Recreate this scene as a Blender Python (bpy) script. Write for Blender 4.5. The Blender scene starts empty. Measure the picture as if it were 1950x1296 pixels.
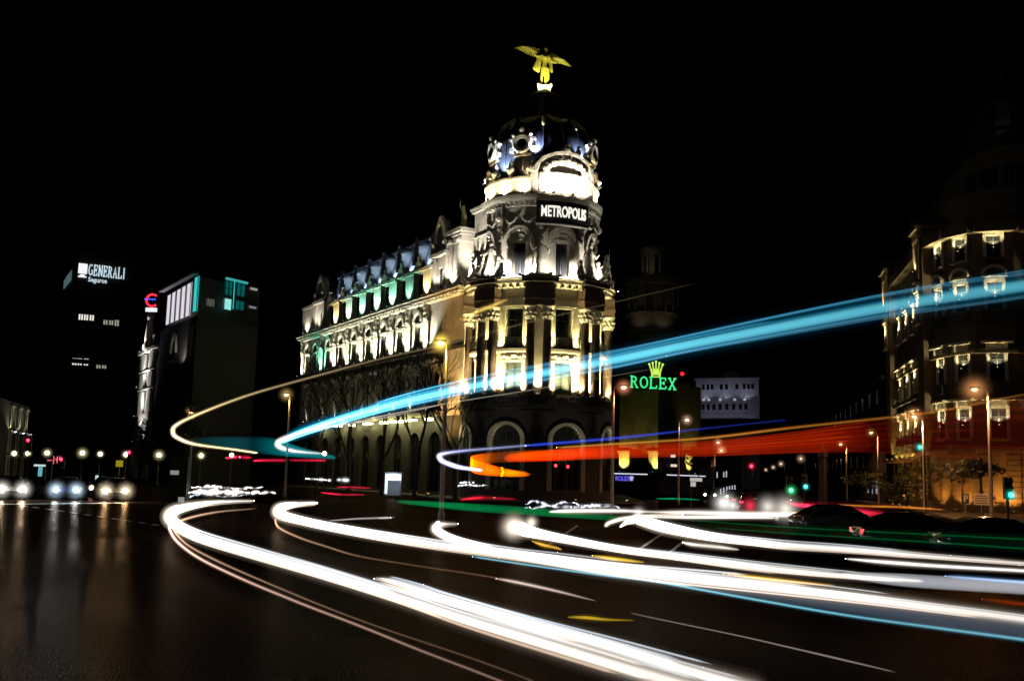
import bpy, bmesh, math, random
from mathutils import Matrix, Vector
random.seed(7)
R = math.radians
S = bpy.context.scene
COL = S.collection

# ------------------------------------------------------------------ camera
F_PX, PITCH, ROLL, EYE = 1990.0, math.atan(257 / 1990), R(1.6), 2.3
cam = bpy.data.cameras.new("camera")
cam.sensor_width = 36; cam.lens = 36 * F_PX / 1950
cam.clip_start = 0.1; cam.clip_end = 6000
co = bpy.data.objects.new("camera", cam); COL.objects.link(co)
CAMROT = (Matrix.Rotation(math.pi / 2 + PITCH, 4, 'X') @ Matrix.Rotation(ROLL, 4, 'Z'))
co.matrix_world = Matrix.Translation((0, 0, EYE)) @ CAMROT
S.camera = co
_R3 = CAMROT.to_3x3()
def _ray(px, py): return _R3 @ Vector(((px - 975) / F_PX, -(py - 648) / F_PX, -1))
def at(px, py, Y):                 # survey helper: photo pixel at a known distance -> world point
    d = _ray(px, py); t = Y / d.y
    return Vector((d.x * t, Y, EYE + d.z * t))
def atz(px, py, z):                # photo pixel at a known height -> world point
    d = _ray(px, py); t = (z - EYE) / d.z
    return Vector((d.x * t, d.y * t, z))
def gx(px, Y):                     # ground X of an upright at that pixel column (near the horizon)
    return at(px, 905 + .0279 * (px - 975), Y).x

# ------------------------------------------------------------------ world, night fill, exposure
w = bpy.data.worlds.new("World"); S.world = w; w.use_nodes = True
nt = w.node_tree
sky = nt.nodes.new("ShaderNodeTexSky"); sky.sky_type = 'NISHITA'; sky.sun_disc = False
sky.sun_elevation = R(-4); sky.sun_rotation = R(160)
nt.links.new(sky.outputs[0], nt.nodes["Background"].inputs[0])
nt.nodes["Background"].inputs[1].default_value = 0.004
sl = bpy.data.lights.new("night_fill", 'SUN'); sl.energy = 0.025; sl.angle = R(0.5); sl.color = (1, .95, .88)  # weak sun lamp added as fill, standing in for city light
so = bpy.data.objects.new("night_fill", sl); COL.objects.link(so); so.rotation_euler = (R(62), 0, R(-25))
S.view_settings.view_transform = 'Standard'; S.view_settings.look = 'None'
S.view_settings.exposure = 0; S.view_settings.gamma = 1
cy = S.cycles
cy.max_bounces = 6; cy.diffuse_bounces = 2; cy.glossy_bounces = 3; cy.transmission_bounces = 2
cy.volume_bounces = 0; cy.transparent_max_bounces = 64
cy.caustics_reflective = False; cy.caustics_refractive = False
cy.sample_clamp_indirect = 4; cy.use_denoising = True

# ------------------------------------------------------------------ materials
MATS = {}
def pbr(name, col, rough=.8, metal=0, noise=0, nscale=3, bump=0, bscale=20, spec=.5, dark=None, coat=0):
    if name in MATS: return MATS[name]
    m = bpy.data.materials.new(name); m.use_nodes = True; n = m.node_tree; b = n.nodes["Principled BSDF"]
    b.inputs["Base Color"].default_value = (*col, 1); b.inputs["Roughness"].default_value = rough
    b.inputs["Metallic"].default_value = metal; b.inputs["Specular IOR Level"].default_value = spec
    b.inputs["Coat Weight"].default_value = coat
    tc = n.nodes.new("ShaderNodeTexCoord")
    if noise:
        t = n.nodes.new("ShaderNodeTexNoise"); t.inputs["Scale"].default_value = nscale; t.inputs["Detail"].default_value = 6
        n.links.new(tc.outputs["Object"], t.inputs["Vector"])
        r = n.nodes.new("ShaderNodeValToRGB"); r.color_ramp.elements[0].position = .3; r.color_ramp.elements[1].position = .7
        d = dark or tuple(c * (1 - noise) for c in col)
        r.color_ramp.elements[0].color = (*d, 1); r.color_ramp.elements[1].color = (*col, 1)
        n.links.new(t.outputs["Fac"], r.inputs[0]); n.links.new(r.outputs[0], b.inputs["Base Color"])
    if bump:
        t2 = n.nodes.new("ShaderNodeTexNoise"); t2.inputs["Scale"].default_value = bscale; t2.inputs["Detail"].default_value = 5
        n.links.new(tc.outputs["Object"], t2.inputs["Vector"])
        bp = n.nodes.new("ShaderNodeBump"); bp.inputs["Strength"].default_value = bump; bp.inputs["Distance"].default_value = .05
        n.links.new(t2.outputs["Fac"], bp.inputs["Height"]); n.links.new(bp.outputs[0], b.inputs["Normal"])
    MATS[name] = m; return m
def emi(name, col, s):
    if name in MATS: return MATS[name]
    m = bpy.data.materials.new(name); m.use_nodes = True; b = m.node_tree.nodes["Principled BSDF"]
    b.inputs["Base Color"].default_value = (*[c * .3 for c in col], 1)
    b.inputs["Emission Color"].default_value = (*col, 1); b.inputs["Emission Strength"].default_value = s
    MATS[name] = m; return m
def glowgas(name, col, s):          # clear body that only gives off light
    if name in MATS: return MATS[name]
    m = bpy.data.materials.new(name); m.use_nodes = True; n = m.node_tree
    for x in list(n.nodes): n.nodes.remove(x)
    o = n.nodes.new("ShaderNodeOutputMaterial"); e = n.nodes.new("ShaderNodeEmission")
    e.inputs[0].default_value = (*col, 1); e.inputs[1].default_value = s
    n.links.new(e.outputs[0], o.inputs["Volume"]); MATS[name] = m; return m

STONE = pbr("pale limestone", (.50, .46, .38), .85, noise=.35, nscale=.9, bump=.5, bscale=5)
CARVED = pbr("carved limestone", (.54, .50, .42), .85, noise=.5, nscale=3.5, bump=1, bscale=7)
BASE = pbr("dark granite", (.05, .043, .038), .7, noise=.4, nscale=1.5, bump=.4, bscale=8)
SHAFT = pbr("brown granite column", (.17, .12, .09), .5, noise=.4, nscale=5, bump=.2)
SLATE = pbr("blue slate", (.035, .045, .07), .33, noise=.5, nscale=3, bump=.35, bscale=9)
ZINC = pbr("zinc grey", (.30, .33, .38), .5, noise=.3, nscale=2)
GILT = pbr("tarnished gilt", (.72, .66, .30), .6, noise=.5, nscale=6, bump=.8, bscale=12)
GOLD = pbr("yellow gilt bronze", (.62, .54, .05), .5, noise=.35, nscale=4, bump=.4, bscale=9)
GLASS = pbr("dark window glass", (.012, .013, .015), .12, spec=.6)
CURTAIN = pbr("curtained glass", (.05, .065, .06), .4, noise=.5, nscale=3)
IRON = pbr("dark wrought iron", (.02, .02, .02), .5)
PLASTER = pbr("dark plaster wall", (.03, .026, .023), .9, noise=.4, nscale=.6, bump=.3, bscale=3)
PALEWALL = pbr("pale grey wall", (.36, .36, .40), .9, noise=.3, nscale=.4)
OCHRE = pbr("ochre stone", (.30, .25, .17), .85, noise=.35, nscale=1.0, bump=.4, bscale=5)
POLE = pbr("galvanised pole", (.34, .33, .31), .45, metal=.4)
BARK = pbr("grey bark", (.06, .05, .04), .9, noise=.5, nscale=8, bump=.6)
LEAF = pbr("dark leaf", (.05, .075, .025), .6, noise=.6, nscale=4)
BLACK = pbr("black plastic", (.015, .015, .015), .5)
PAINT = pbr("white road paint", (.55, .55, .52), .6, noise=.5, nscale=4)
PAVE = pbr("granite paving", (.14, .13, .12), .55, noise=.3, nscale=2, bump=.3, bscale=8)
TYRE = pbr("tyre rubber", (.02, .02, .02), .8)
CHROME = pbr("bright trim", (.6, .6, .6), .25, metal=1)

# ------------------------------------------------------------------ builders
class MB:
    def __init__(s, fmap=None): s.v = []; s.f = []; s.map = fmap; s.mats = []; s.fm = []; s.cur = 0
    def add(s, vs, fs):
        b = len(s.v)
        s.v += [Vector(s.map(*p)) if s.map else Vector(p) for p in vs]
        s.f += [[b + i for i in f] for f in fs]
        return s
    def box(s, x0, x1, y0, y1, z0, z1, n=1):
        vs = []
        for i in range(n + 1):
            x = x0 + (x1 - x0) * i / n
            vs += [(x, y0, z0), (x, y1, z0), (x, y1, z1), (x, y0, z1)]
        fs = [[0, 3, 2, 1]] + [[4 * i + a, 4 * i + b, 4 * i + 4 + b, 4 * i + 4 + a] for i in range(n) for a, b in ((0, 1), (1, 2), (2, 3), (3, 0))]
        e = 4 * n; fs.append([e, e + 1, e + 2, e + 3])
        return s.add(vs, fs)
    def prism(s, pts, y0, y1):       # polygon of (x, z) pushed from y0 to y1
        n = len(pts)
        vs = [(x, y0, z) for x, z in pts] + [(x, y1, z) for x, z in pts]
        fs = [list(range(n)), list(range(2 * n - 1, n - 1, -1))] + [[i, n + i, n + (i + 1) % n, (i + 1) % n] for i in range(n)]
        return s.add(vs, fs)
    def band(s, outer, inner, y0, y1):   # arch band between two equally long (x, z) lines
        n = len(outer); vs = []
        for (a, b), (c, d) in zip(outer, inner): vs += [(a, y0, b), (c, y0, d), (c, y1, d), (a, y1, b)]
        fs = [[0, 1, 2, 3]] + [[4 * i + p, 4 * i + 4 + p, 4 * i + 4 + q, 4 * i + q] for i in range(n - 1) for p, q in ((0, 1), (1, 2), (2, 3), (3, 0))]
        e = 4 * (n - 1); fs.append([e + 3, e + 2, e + 1, e])
        return s.add(vs, fs)
    def lathe(s, c, prof, n=24, a0=0, a1=2 * math.pi, cap=True):   # prof: (r, z)
        full = abs(a1 - a0 - 2 * math.pi) < 1e-6; m = n if full else n + 1; vs = []
        for r, z in prof:
            for i in range(m):
                a = a0 + (a1 - a0) * i / n
                vs.append((c[0] + r * math.sin(a), c[1] - r * math.cos(a), c[2] + z))
        fs = []
        for k in range(len(prof) - 1):
            for i in range(n):
                j = (i + 1) % m
                fs.append([k * m + i, k * m + j, (k + 1) * m + j, (k + 1) * m + i])
        if cap and full:
            fs.append(list(range(m - 1, -1, -1))); fs.append([(len(prof) - 1) * m + i for i in range(m)])
        return s.add(vs, fs)
    def tube(s, pts, rad, n=8, rz=None):
        pts = [Vector(p) for p in pts]; N = len(pts); vs = []
        up = Vector((0, 0, 1)); prev = None
        for i, p in enumerate(pts):
            t = (pts[min(i + 1, N - 1)] - pts[max(i - 1, 0)]).normalized()
            if prev is None:
                side = t.cross(up)
                if side.length < .05: side = t.cross(Vector((1, 0, 0)))
            else: side = prev - t * prev.dot(t)
            side.normalize(); prev = side; o = side.cross(t).normalized()
            r = rad[i] if isinstance(rad, (list, tuple)) else rad
            q = (rz[i] if isinstance(rz, (list, tuple)) else rz) if rz else r
            for k in range(n):
                a = 2 * math.pi * k / n
                vs.append(p + side * (r * math.cos(a)) + o * (q * math.sin(a)))
        fs = [[i * n + k, i * n + (k + 1) % n, (i + 1) * n + (k + 1) % n, (i + 1) * n + k] for i in range(N - 1) for k in range(n)]
        fs.append(list(range(n - 1, -1, -1))); fs.append([(N - 1) * n + k for k in range(n)])
        return s.add([tuple(v) for v in vs], fs)
    def ball(s, c, r, n=10, sz=1):
        prof = [(r * math.sin(math.pi * i / n) + 1e-4, -r * sz * math.cos(math.pi * i / n)) for i in range(n + 1)]
        return s.lathe(c, prof, n + 2)
    def capsule(s, a, ra, b, rb):
        a, b = Vector(a), Vector(b); d = b - a; N = 7
        s.tube([a + d * i / (N - 1) for i in range(N)], [ra + (rb - ra) * i / (N - 1) for i in range(N)], 10)
        s.ball(a, ra, 8); s.ball(b, rb, 8); return s
    def build(s, name, mat, parent=None, smooth=False):
        me = bpy.data.meshes.new(name)
        loc = Matrix.Identity(4)
        if parent is not None: M = wmat(parent)
        else:
            xs = [v.x for v in s.v]; ys = [v.y for v in s.v]; zs = [v.z for v in s.v]
            M = Matrix.Translation(((min(xs) + max(xs)) / 2, (min(ys) + max(ys)) / 2, min(zs)))
        I = M.inverted()
        me.from_pydata([tuple(I @ v) for v in s.v], [], s.f); me.materials.append(mat)
        bm = bmesh.new(); bm.from_mesh(me); bmesh.ops.recalc_face_normals(bm, faces=bm.faces); bm.to_mesh(me); bm.free()
        if smooth:
            for p in me.polygons: p.use_smooth = True
        o = bpy.data.objects.new(name, me); COL.objects.link(o)
        if parent is not None: o.parent = parent
        else: o.matrix_basis = M
        return o
def wmat(o):
    m = o.matrix_basis.copy()
    return wmat(o.parent) @ m if o.parent else m
def thing(name, label, cat, loc=(0, 0, 0), rz=0, group=None):
    o = bpy.data.objects.new(name, None); COL.objects.link(o); o.empty_display_size = .3
    o.matrix_basis = Matrix.Translation(loc) @ Matrix.Rotation(rz, 4, 'Z')
    tag(o, label, cat, group); return o
def tag(o, label=None, cat=None, group=None, kind=None):
    if label: o["label"] = label
    if cat: o["category"] = cat
    if group: o["group"] = group
    if kind: o["kind"] = kind
    return o
def copy_tree(o, parent=None):
    c = o.copy(); COL.objects.link(c)
    if parent: c.parent = parent
    for ch in list(o.children): copy_tree(ch, c)
    return c
def remeshed(o, vox):
    md = o.modifiers.new("r", 'REMESH'); md.mode = 'VOXEL'; md.voxel_size = vox; md.use_smooth_shade = True
    sm = o.modifiers.new("s", 'SMOOTH'); sm.iterations = 2
    dg = bpy.context.evaluated_depsgraph_get(); ev = o.evaluated_get(dg)
    me = bpy.data.meshes.new_from_object(ev); o.modifiers.clear()
    me.materials.clear(); me.materials.append(o.data.materials[0]); o.data = me
    for p in me.polygons: p.use_smooth = True
    return o
def arc(cx, cz, rx, rz, n=12, a0=math.pi, a1=0):
    return [(cx + rx * math.cos(a0 + (a1 - a0) * i / n), cz + rz * math.sin(a0 + (a1 - a0) * i / n)) for i in range(n + 1)]
def text_mesh(txt, size, depth=.05, fx=1, bold=0):     # flat lettering: list of verts (x, y depth, z) and faces, x centred
    cu = bpy.data.curves.new("t", 'FONT'); cu.body = txt; cu.size = size; cu.extrude = depth; cu.offset = bold
    cu.align_x = 'CENTER'; cu.resolution_u = 3
    ob = bpy.data.objects.new("t", cu); COL.objects.link(ob)
    dg = bpy.context.evaluated_depsgraph_get(); me = bpy.data.meshes.new_from_object(ob.evaluated_get(dg))
    vs = [(v.co.x * fx, -v.co.z, v.co.y) for v in me.vertices]; fs = [list(p.vertices) for p in me.polygons]
    bpy.data.objects.remove(ob); bpy.data.curves.remove(cu); bpy.data.meshes.remove(me)
    return vs, fs
SERIF = {   # letters as strokes on a 0..1 box: (x0,z0,x1,z1,half width) ; curves as polylines
 'R': ([(.18, 0, .18, 1, .085)], [(.18, .96, .5, .96, .66, .88, .7, .74, .64, .6, .48, .53, .18, .53), (.45, .53, .8, .0)], [(0, .36, 0), (0, .3, 1), (.68, .98, 0)]),
 'O': ([], [tuple(v for a in range(0, 361, 24) for v in (.5 + .42 * math.cos(R(a)), .5 + .48 * math.sin(R(a))))], []),
 'L': ([(.22, 0, .22, 1, .085)], [(.2, .03, .86, .03, .9, .26)], [(0.02, .42, 1), (.02, .42, 0)]),
 'E': ([(.22, 0, .22, 1, .085)], [(.2, .03, .84, .03, .88, .26), (.2, .97, .82, .97, .84, .76), (.22, .52, .62, .52), (.62, .38, .62, .66)], [(.02, .3, 1), (.02, .3, 0)]),
 'X': ([], [(.14, 1, .84, 0), (.82, 1, .16, 0)], [(0, .34, 1), (.66, 1, 1), (0, .34, 0), (.64, 1, 0)]),
 'G': ([], [tuple(v for a in range(50, 331, 20) for v in (.5 + .42 * math.cos(R(a)), .5 + .48 * math.sin(R(a)))), (.86, .06, .86, .45)], [(.62, 1, .45)]),
 'N': ([(.16, 0, .16, 1, .05), (.84, 0, .84, 1, .05)], [(.14, 1, .84, 0)], [(0, .3, 1), (0, .32, 0), (.68, 1, 1)]),
 'A': ([], [(.14, 0, .48, 1, .84, 0), (.28, .36, .68, .36)], [(0, .3, 0), (.66, 1, 0)]),
 'I': ([(.5, 0, .5, 1, .1)], [], [(.28, .72, 1), (.28, .72, 0)]),
}
def serif_text(mb, txt, h, wd, gap, th, narrow={}):
    ws = [wd * narrow.get(c, 1) for c in txt]; tot = sum(ws) + gap * (len(txt) - 1); x = -tot / 2
    for c, wc in zip(txt, ws):
        st, pl, se = SERIF[c]
        k = 0
        for a, b, c2, d, hw in st:
            q_ = max(wc * hw, th * .95); mb.box(x + wc * a - q_, x + wc * a + q_, -.05, .05, h * b, h * d)
        for p in pl:
            q = [(x + wc * p[i], -.06 - .012 * k, h * p[i + 1]) for i in range(0, len(p), 2)]; k += 1
            mb.tube(q, th, 6)
        for a, b, z in se:
            mb.box(x + wc * a, x + wc * b, -.075, .045, h * z - th * .8, h * z + th * .8)
        x += wc + gap
FL = 3.5
def floodlight(label, pos, aim, watts, col=(1, .95, .85), cone=70, group=None, blend=.6, rad=.12, size=.16):
    pos, aim = Vector(pos), Vector(aim); d = (aim - pos).normalized()
    t = thing("floodlight", label, "floodlight", pos, 0, group)
    up = Vector((0, 0, 1)); s_ = d.cross(up)
    if s_.length < .05: s_ = Vector((1, 0, 0))
    s_.normalize(); u = s_.cross(d)
    M = Matrix((( s_.x, d.x, u.x, pos.x), (s_.y, d.y, u.y, pos.y), (s_.z, d.z, u.z, pos.z), (0, 0, 0, 1)))
    f = lambda x, y, z: tuple(M @ Vector((x, y, z)))
    h = size
    MB(f).box(-h, h, -h * 1.2, 0, -h * .7, h * .7).box(-h * 1.15, -h, -h * .8, -h * .5, -h * 1.6, 0).box(h, h * 1.15, -h * .8, -h * .5, -h * 1.6, 0).box(-h * 1.15, h * 1.15, -h * .9, -h * .4, -h * 1.75, -h * 1.6).build("housing", BLACK, t)
    MB(f).box(-h * .85, h * .85, .002, .012, -h * .55, h * .55).build("lens", emi("flood lens %d" % round(sum(col) * 100), col, 6), t)
    l = bpy.data.lights.new("beam", 'SPOT'); l.energy = watts * FL; l.color = col; l.spot_size = R(cone); l.spot_blend = blend; l.shadow_soft_size = rad
    lo = bpy.data.objects.new("beam", l); COL.objects.link(lo)
    q = d.to_track_quat('-Z', 'Y')
    lo.matrix_basis = Matrix.Translation(d * .12) @ q.to_matrix().to_4x4(); lo.parent = t
    return t
exec_order = None

# ================================================================== GROUND
def ground_sheet():
    me = MB().add([(-900, -60, 0), (900, -60, 0), (900, 1500, 0), (-900, 1500, 0)], [[0, 1, 2, 3]])
    m = bpy.data.materials.new("wet asphalt"); m.use_nodes = True; n = m.node_tree; b = n.nodes["Principled BSDF"]
    tc = n.nodes.new("ShaderNodeTexCoord")
    def noise(sc, det=4, rough=.6):
        t = n.nodes.new("ShaderNodeTexNoise"); t.inputs["Scale"].default_value = sc; t.inputs["Detail"].default_value = det
        t.inputs["Roughness"].default_value = rough
        n.links.new(tc.outputs["Object"], t.inputs["Vector"]); return t
    def ramp(src, p0, c0, p1, c1):
        r = n.nodes.new("ShaderNodeValToRGB"); e = r.color_ramp.elements
        e[0].position, e[1].position = p0, p1; e[0].color = (*c0, 1); e[1].color = (*c1, 1)
        n.links.new(src, r.inputs[0]); return r
    big = noise(.12, 5); fine = noise(52, 3, .7)
    c = ramp(big.outputs["Fac"], .35, (.007, .0042, .003), .65, (.015, .0095, .0065))
    rr = ramp(big.outputs["Fac"], .3, (.17,) * 3, .7, (.28,) * 3)
    bp = n.nodes.new("ShaderNodeBump"); bp.inputs["Strength"].default_value = .5; bp.inputs["Distance"].default_value = .012
    n.links.new(fine.outputs["Fac"], bp.inputs["Height"])
    med = noise(2.2, 3); b2 = n.nodes.new("ShaderNodeBump"); b2.inputs["Strength"].default_value = .25; b2.inputs["Distance"].default_value = .03
    b2.inputs["Strength"].default_value = .12; n.links.new(med.outputs["Fac"], b2.inputs["Height"]); n.links.new(b2.outputs[0], bp.inputs["Normal"])
    n.nodes.remove(b); out = n.nodes["Material Output"]
    df = n.nodes.new("ShaderNodeBsdfDiffuse"); gl = n.nodes.new("ShaderNodeBsdfGlossy"); mx = n.nodes.new("ShaderNodeMixShader")
    gl.inputs["Color"].default_value = (1, .74, .54, 1); n.links.new(c.outputs[0], df.inputs["Color"]); n.links.new(rr.outputs[0], gl.inputs["Roughness"])
    n.links.new(bp.outputs[0], df.inputs["Normal"]); n.links.new(bp.outputs[0], gl.inputs["Normal"])
    gr = n.nodes.new("ShaderNodeTexNoise"); gr.inputs["Scale"].default_value = 42; gr.inputs["Detail"].default_value = 3; gr.inputs["Roughness"].default_value = .75; n.links.new(tc.outputs["Object"], gr.inputs["Vector"])
    wet = ramp(gr.outputs["Fac"], .50, (.002,) * 3, .68, (.085,) * 3)
    n.links.new(wet.outputs[0], mx.inputs[0]); n.links.new(df.outputs[0], mx.inputs[1]); n.links.new(gl.outputs[0], mx.inputs[2]); n.links.new(mx.outputs[0], out.inputs[0])
    o = me.build("road", m); o["kind"] = "structure"
ground_sheet()

# ================================================================== METROPOLIS STYLE CORNER BUILDING
TC = Vector((2.65, 105, 0)); A0 = R(-1)
Pn = Vector((-7.02, 108)); D2 = Vector((-.4865, .8733)); N2 = Vector((.8733, .4865))
def tmap(Rad, deg):
    a0 = A0 + R(deg)
    return lambda t, y, z: (TC.x + (Rad - y) * math.sin(a0 + t / Rad), TC.y - (Rad - y) * math.cos(a0 + t / Rad), z)
def tp(r, deg, z):
    a = A0 + R(deg); return Vector((TC.x + r * math.sin(a), TC.y - r * math.cos(a), z))
def wmap(t, y, z): return (Pn.x + D2.x * t + N2.x * y, Pn.y + D2.y * t + N2.y * y, z)
def wp(t, y, z): return Vector(wmap(t, y, z))

def pierced(mb, t0, t1, z0, z1, ops, th=.45, seg=1):
    """wall from t0 to t1 with openings (centre, width, sill, spring, top)"""
    ops = sorted(ops); x = t0
    for c, wd, zb, zs, zt in ops:
        if c - wd / 2 > x: mb.box(x, c - wd / 2, 0, th, z0, z1, max(1, round(seg * (c - wd / 2 - x))))
        k = max(2, round(seg * wd)) if seg > 1 else 1
        if zb > z0: mb.box(c - wd / 2, c + wd / 2, 0, th, z0, zb, k)
        if zt < z1: mb.box(c - wd / 2, c + wd / 2, 0, th, zt, z1, k)
        if zs < zt:
            a = arc(c, zs, wd / 2, zt - zs, 12)
            for i in range(12):
                (xa, za), (xb, zb2) = a[i], a[i + 1]
                mb.prism([(xa, za), (xb, zb2), (xb, zt), (xa, zt)], 0, th)
        x = c + wd / 2
    if t1 > x: mb.box(x, t1, 0, th, z0, z1, max(1, round(seg * (t1 - x))))
    return mb
def window(fm, parent, c, wd, zb, zs, zt, glass=GLASS, fr=None, depth=.38, mull=1, trans=True, fw=.09):
    fr = fr or IRON
    g = MB(fm)
    a = arc(c, zs, wd / 2, zt - zs, 10) if zs < zt else [(c - wd / 2, zt), (c + wd / 2, zt)]
    g.prism([(c + wd / 2, zb), (c - wd / 2, zb)] + a, depth, depth + .03)
    o = g.build("window", glass, parent)
    f = MB(fm); y0, y1 = depth - .07, depth - .003
    f.box(c - wd / 2, c - wd / 2 + fw, y0, y1, zb, zs).box(c + wd / 2 - fw, c + wd / 2, y0, y1, zb, zs).box(c - wd / 2 + fw, c + wd / 2 - fw, y0, y1, zb, zb + fw)
    for i in range(mull):
        x = c - wd / 2 + wd * (i + 1) / (mull + 1); f.box(x - .04, x + .04, y0 + .01, y1 - .005, zb + fw, zt - .02)
    if trans: f.box(c - wd / 2 + fw, c + wd / 2 - fw, y0 + .015, y1 - .01, zb + (zs - zb) * .72, zb + (zs - zb) * .72 + .07)
    if zs < zt:
        f.band(a, arc(c, zs, wd / 2 - fw, zt - zs - fw, 10), y0, y1)
    else: f.box(c - wd / 2 + fw, c + wd / 2 - fw, y0, y1, zt - fw, zt)
    f.build("frame", fr, o)
    return o

MET = thing("corner_building", "floodlit white stone corner building with round domed tower and long ornate wing", "building", (TC.x, TC.y, 0))
BAYS = (-67.5, -22.5, 22.5, 67.5); GROUPS = (-90, -45, 0, 45, 90)
# --- tower base
for b in BAYS:
    fm = tmap(7.6, b); half = 7.6 * R(22.5)
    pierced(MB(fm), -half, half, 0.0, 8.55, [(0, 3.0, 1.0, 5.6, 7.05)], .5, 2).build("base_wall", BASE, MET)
    o = window(fm, MET, 0, 3.0, 1.0, 5.6, 7.05, GLASS, mull=3)
    a1 = [(-1.95, 1.0)] + arc(0, 5.6, 1.95, 1.75, 12) + [(1.95, 1.0)]; a2 = [(-1.5, 1.0)] + arc(0, 5.6, 1.5, 1.45, 12) + [(1.5, 1.0)]
    MB(fm).band(a1, a2, -.12, .3).build("surround", STONE, o)
    MB(fm).box(-half, half, -.25, .6, 8.55, 9.0, 8).build("ledge", BASE, MET)
    m = MB(fm); hw = 2.05
    m.box(-hw, hw, -.12, .12, 9.72, 9.9, 8).box(-hw, hw, -.1, .1, 9.0, 9.1, 8)
    for i in range(14):
        x = -hw + 2 * hw * (i + .5) / 14
        m.lathe((x, 0, 9.1), [(.05, 0), (.1, .1), (.11, .2), (.05, .42), (.07, .55), (.09, .62)], 7)
    m.build("balustrade", STONE, MET)
# --- tower core
MB().lathe((TC.x, TC.y, 0), [(6.9, 0), (6.9, 9.6), (5.7, 9.6), (5.7, 20.3), (4.95, 20.5), (4.95, 29)], 48).build("core", PLASTER, MET)
# --- two tall storeys behind the columns
for b in BAYS:
    fm = tmap(6.25, b); half = 6.25 * R(22.5); cu = CURTAIN
    pierced(MB(fm), -half, half, 9.0, 18.45, [(0, 1.75, 9.85, 13.05, 13.05), (0 + 1e-6, 1.75, 14.3, 18.25, 18.25)][:1], .45, 2) if 0 else None
    m = MB(fm)
    for x0, x1 in ((-half, -.9), (.9, half)): m.box(x0, x1, 0, .45, 9.0, 18.45, 4)
    m.box(-.9, .9, 0, .45, 9.0, 9.85, 4).box(-.9, .9, 0, .45, 13.05, 14.35, 4).box(-.9, .9, 0, .45, 18.25, 18.45, 4)
    m.build("wall", STONE, MET)
    for zb, zt, g in ((9.85, 13.05, CURTAIN), (14.35, 18.25, GLASS)):
        o = window(fm, MET, 0, 1.8, zb, zt, zt, g, mull=1)
        f = MB(fm)
        for s in (-1, 1): f.box(*sorted((s * .9, s * 1.18)), -.14, .3, zb, zt)
        f.box(-1.18, 1.18, -.16, .3, zt, zt + .22, 3)
        f.build("surround", STONE, o)
    h = MB(fm)                                                   # carved head over the lower window
    h.box(-1.35, 1.35, -.12, -.001, 13.3, 13.95, 4)
    for i in range(9): h.ball((-1.15 + .29 * i, -.16, 13.6 + .12 * math.sin(i * 1.7)), .15 + .04 * (i % 3), 6)
    h.build("carved_panel", CARVED, MET)
    fr = MB(fm); fr.box(-half * .8, half * .8, -.1, -.001, 18.5, 18.98, 6)
    for i in range(13): fr.ball((-1.9 + .317 * i, -.12, 18.74 + .06 * math.cos(i * 2)), .15, 6)
    fr.build("carved_frieze", CARVED, MET)
    MB(fm).box(-1.9, 1.9, -.75, -.001, 14.05, 14.3, 6).box(-1.75, 1.75, -.6, -.002, 13.97, 14.05, 6).build("balcony_slab", STONE, MET)
    rl = MB(fm); rl.box(-1.7, 1.7, -.68, -.64, 15.35, 15.42, 6).box(-1.7, 1.7, -.69, -.63, 14.3, 14.42, 6)
    for i in range(24): rl.box(-1.7 + .142 * i, -1.7 + .142 * i + .075, -.68, -.65, 14.42, 15.35)
    for s in (-1, 1): rl.box(s * 1.7 - .06, s * 1.7 + .06, -.67, -.05, 14.3, 15.4)
    rl.build("balcony_railing", IRON, MET)
# --- column pairs, pedestals, entablature blocks
def column(parent, pos, z0, z1, r, capz):
    m = MB(); m.lathe((pos.x, pos.y, z0), [(r * 1.35, 0), (r * 1.35, .15), (r * 1.15, .25), (r * 1.25, .38), (r, .5), (r * .99, (capz - z0) * .4), (r * .86, capz - z0)], 18)
    o = m.build("column", SHAFT, parent, True)
    c = MB(); c.lathe((pos.x, pos.y, capz), [(r * .86, 0), (r * 1.0, .08), (r * .9, .15), (r * 1.0, .6), (r * 1.4, z1 - capz - .15), (r * 1.5, z1 - capz - .15), (r * 1.5, z1 - capz)], 14)
    for k in range(8):
        for lv, rr, sz in ((.35, 1.05, .16), (.75, 1.22, .15)):
            a = k * math.pi / 4 + lv; c.ball((pos.x + r * rr * math.sin(a), pos.y - r * rr * math.cos(a), capz + lv), sz, 6, 1.3)
    c.build("capital", CARVED, o, True)
for g in GROUPS:
    fm = tmap(7.1, g)
    for s in (-1, 1): column(MET, tp(7.1, g + s * 6.5, 0), 9.9, 18.35, .43, 17.0)
    p = MB(fm); p.box(-1.5, 1.5, -.55, .85, 8.4, 9.62, 4).box(-1.62, 1.62, -.65, .85, 9.62, 9.88, 4).box(-1.6, 1.6, -.62, .85, 8.2, 8.4, 4)
    p.build("pedestal", BASE, MET)
    e = MB(fm); e.box(-1.35, 1.35, -.6, .84, 18.37, 20.2, 4).box(-1.45, 1.45, -.68, .84, 18.95, 19.1, 4)
    e.build("entablature_block", SHAFT, MET)
    pil = MB(tmap(6.25, g)); pil.box(-.42, .42, -.14, -.001, 9.6, 17.1).box(-.5, .5, -.2, -.001, 17.1, 18.3).box(-.55, .55, -.22, -.001, 9.0, 9.6)
    pil.build("pilaster", STONE, MET)
MB().lathe((TC.x, TC.y, 0), [(6.0, 18.46), (6.55, 18.46), (6.55, 19.0), (6.45, 19.02), (6.45, 20.2), (6.0, 20.2)], 64, cap=False).build("entablature", STONE, MET, False)
m = MB(); m.lathe((TC.x, TC.y, 0), [(5.0, 20.22), (6.9, 20.22), (7.1, 20.42), (7.55, 20.5), (7.6, 20.8), (7.75, 20.86), (7.75, 21.0), (5.0, 21.05)], 72, cap=False)
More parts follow.
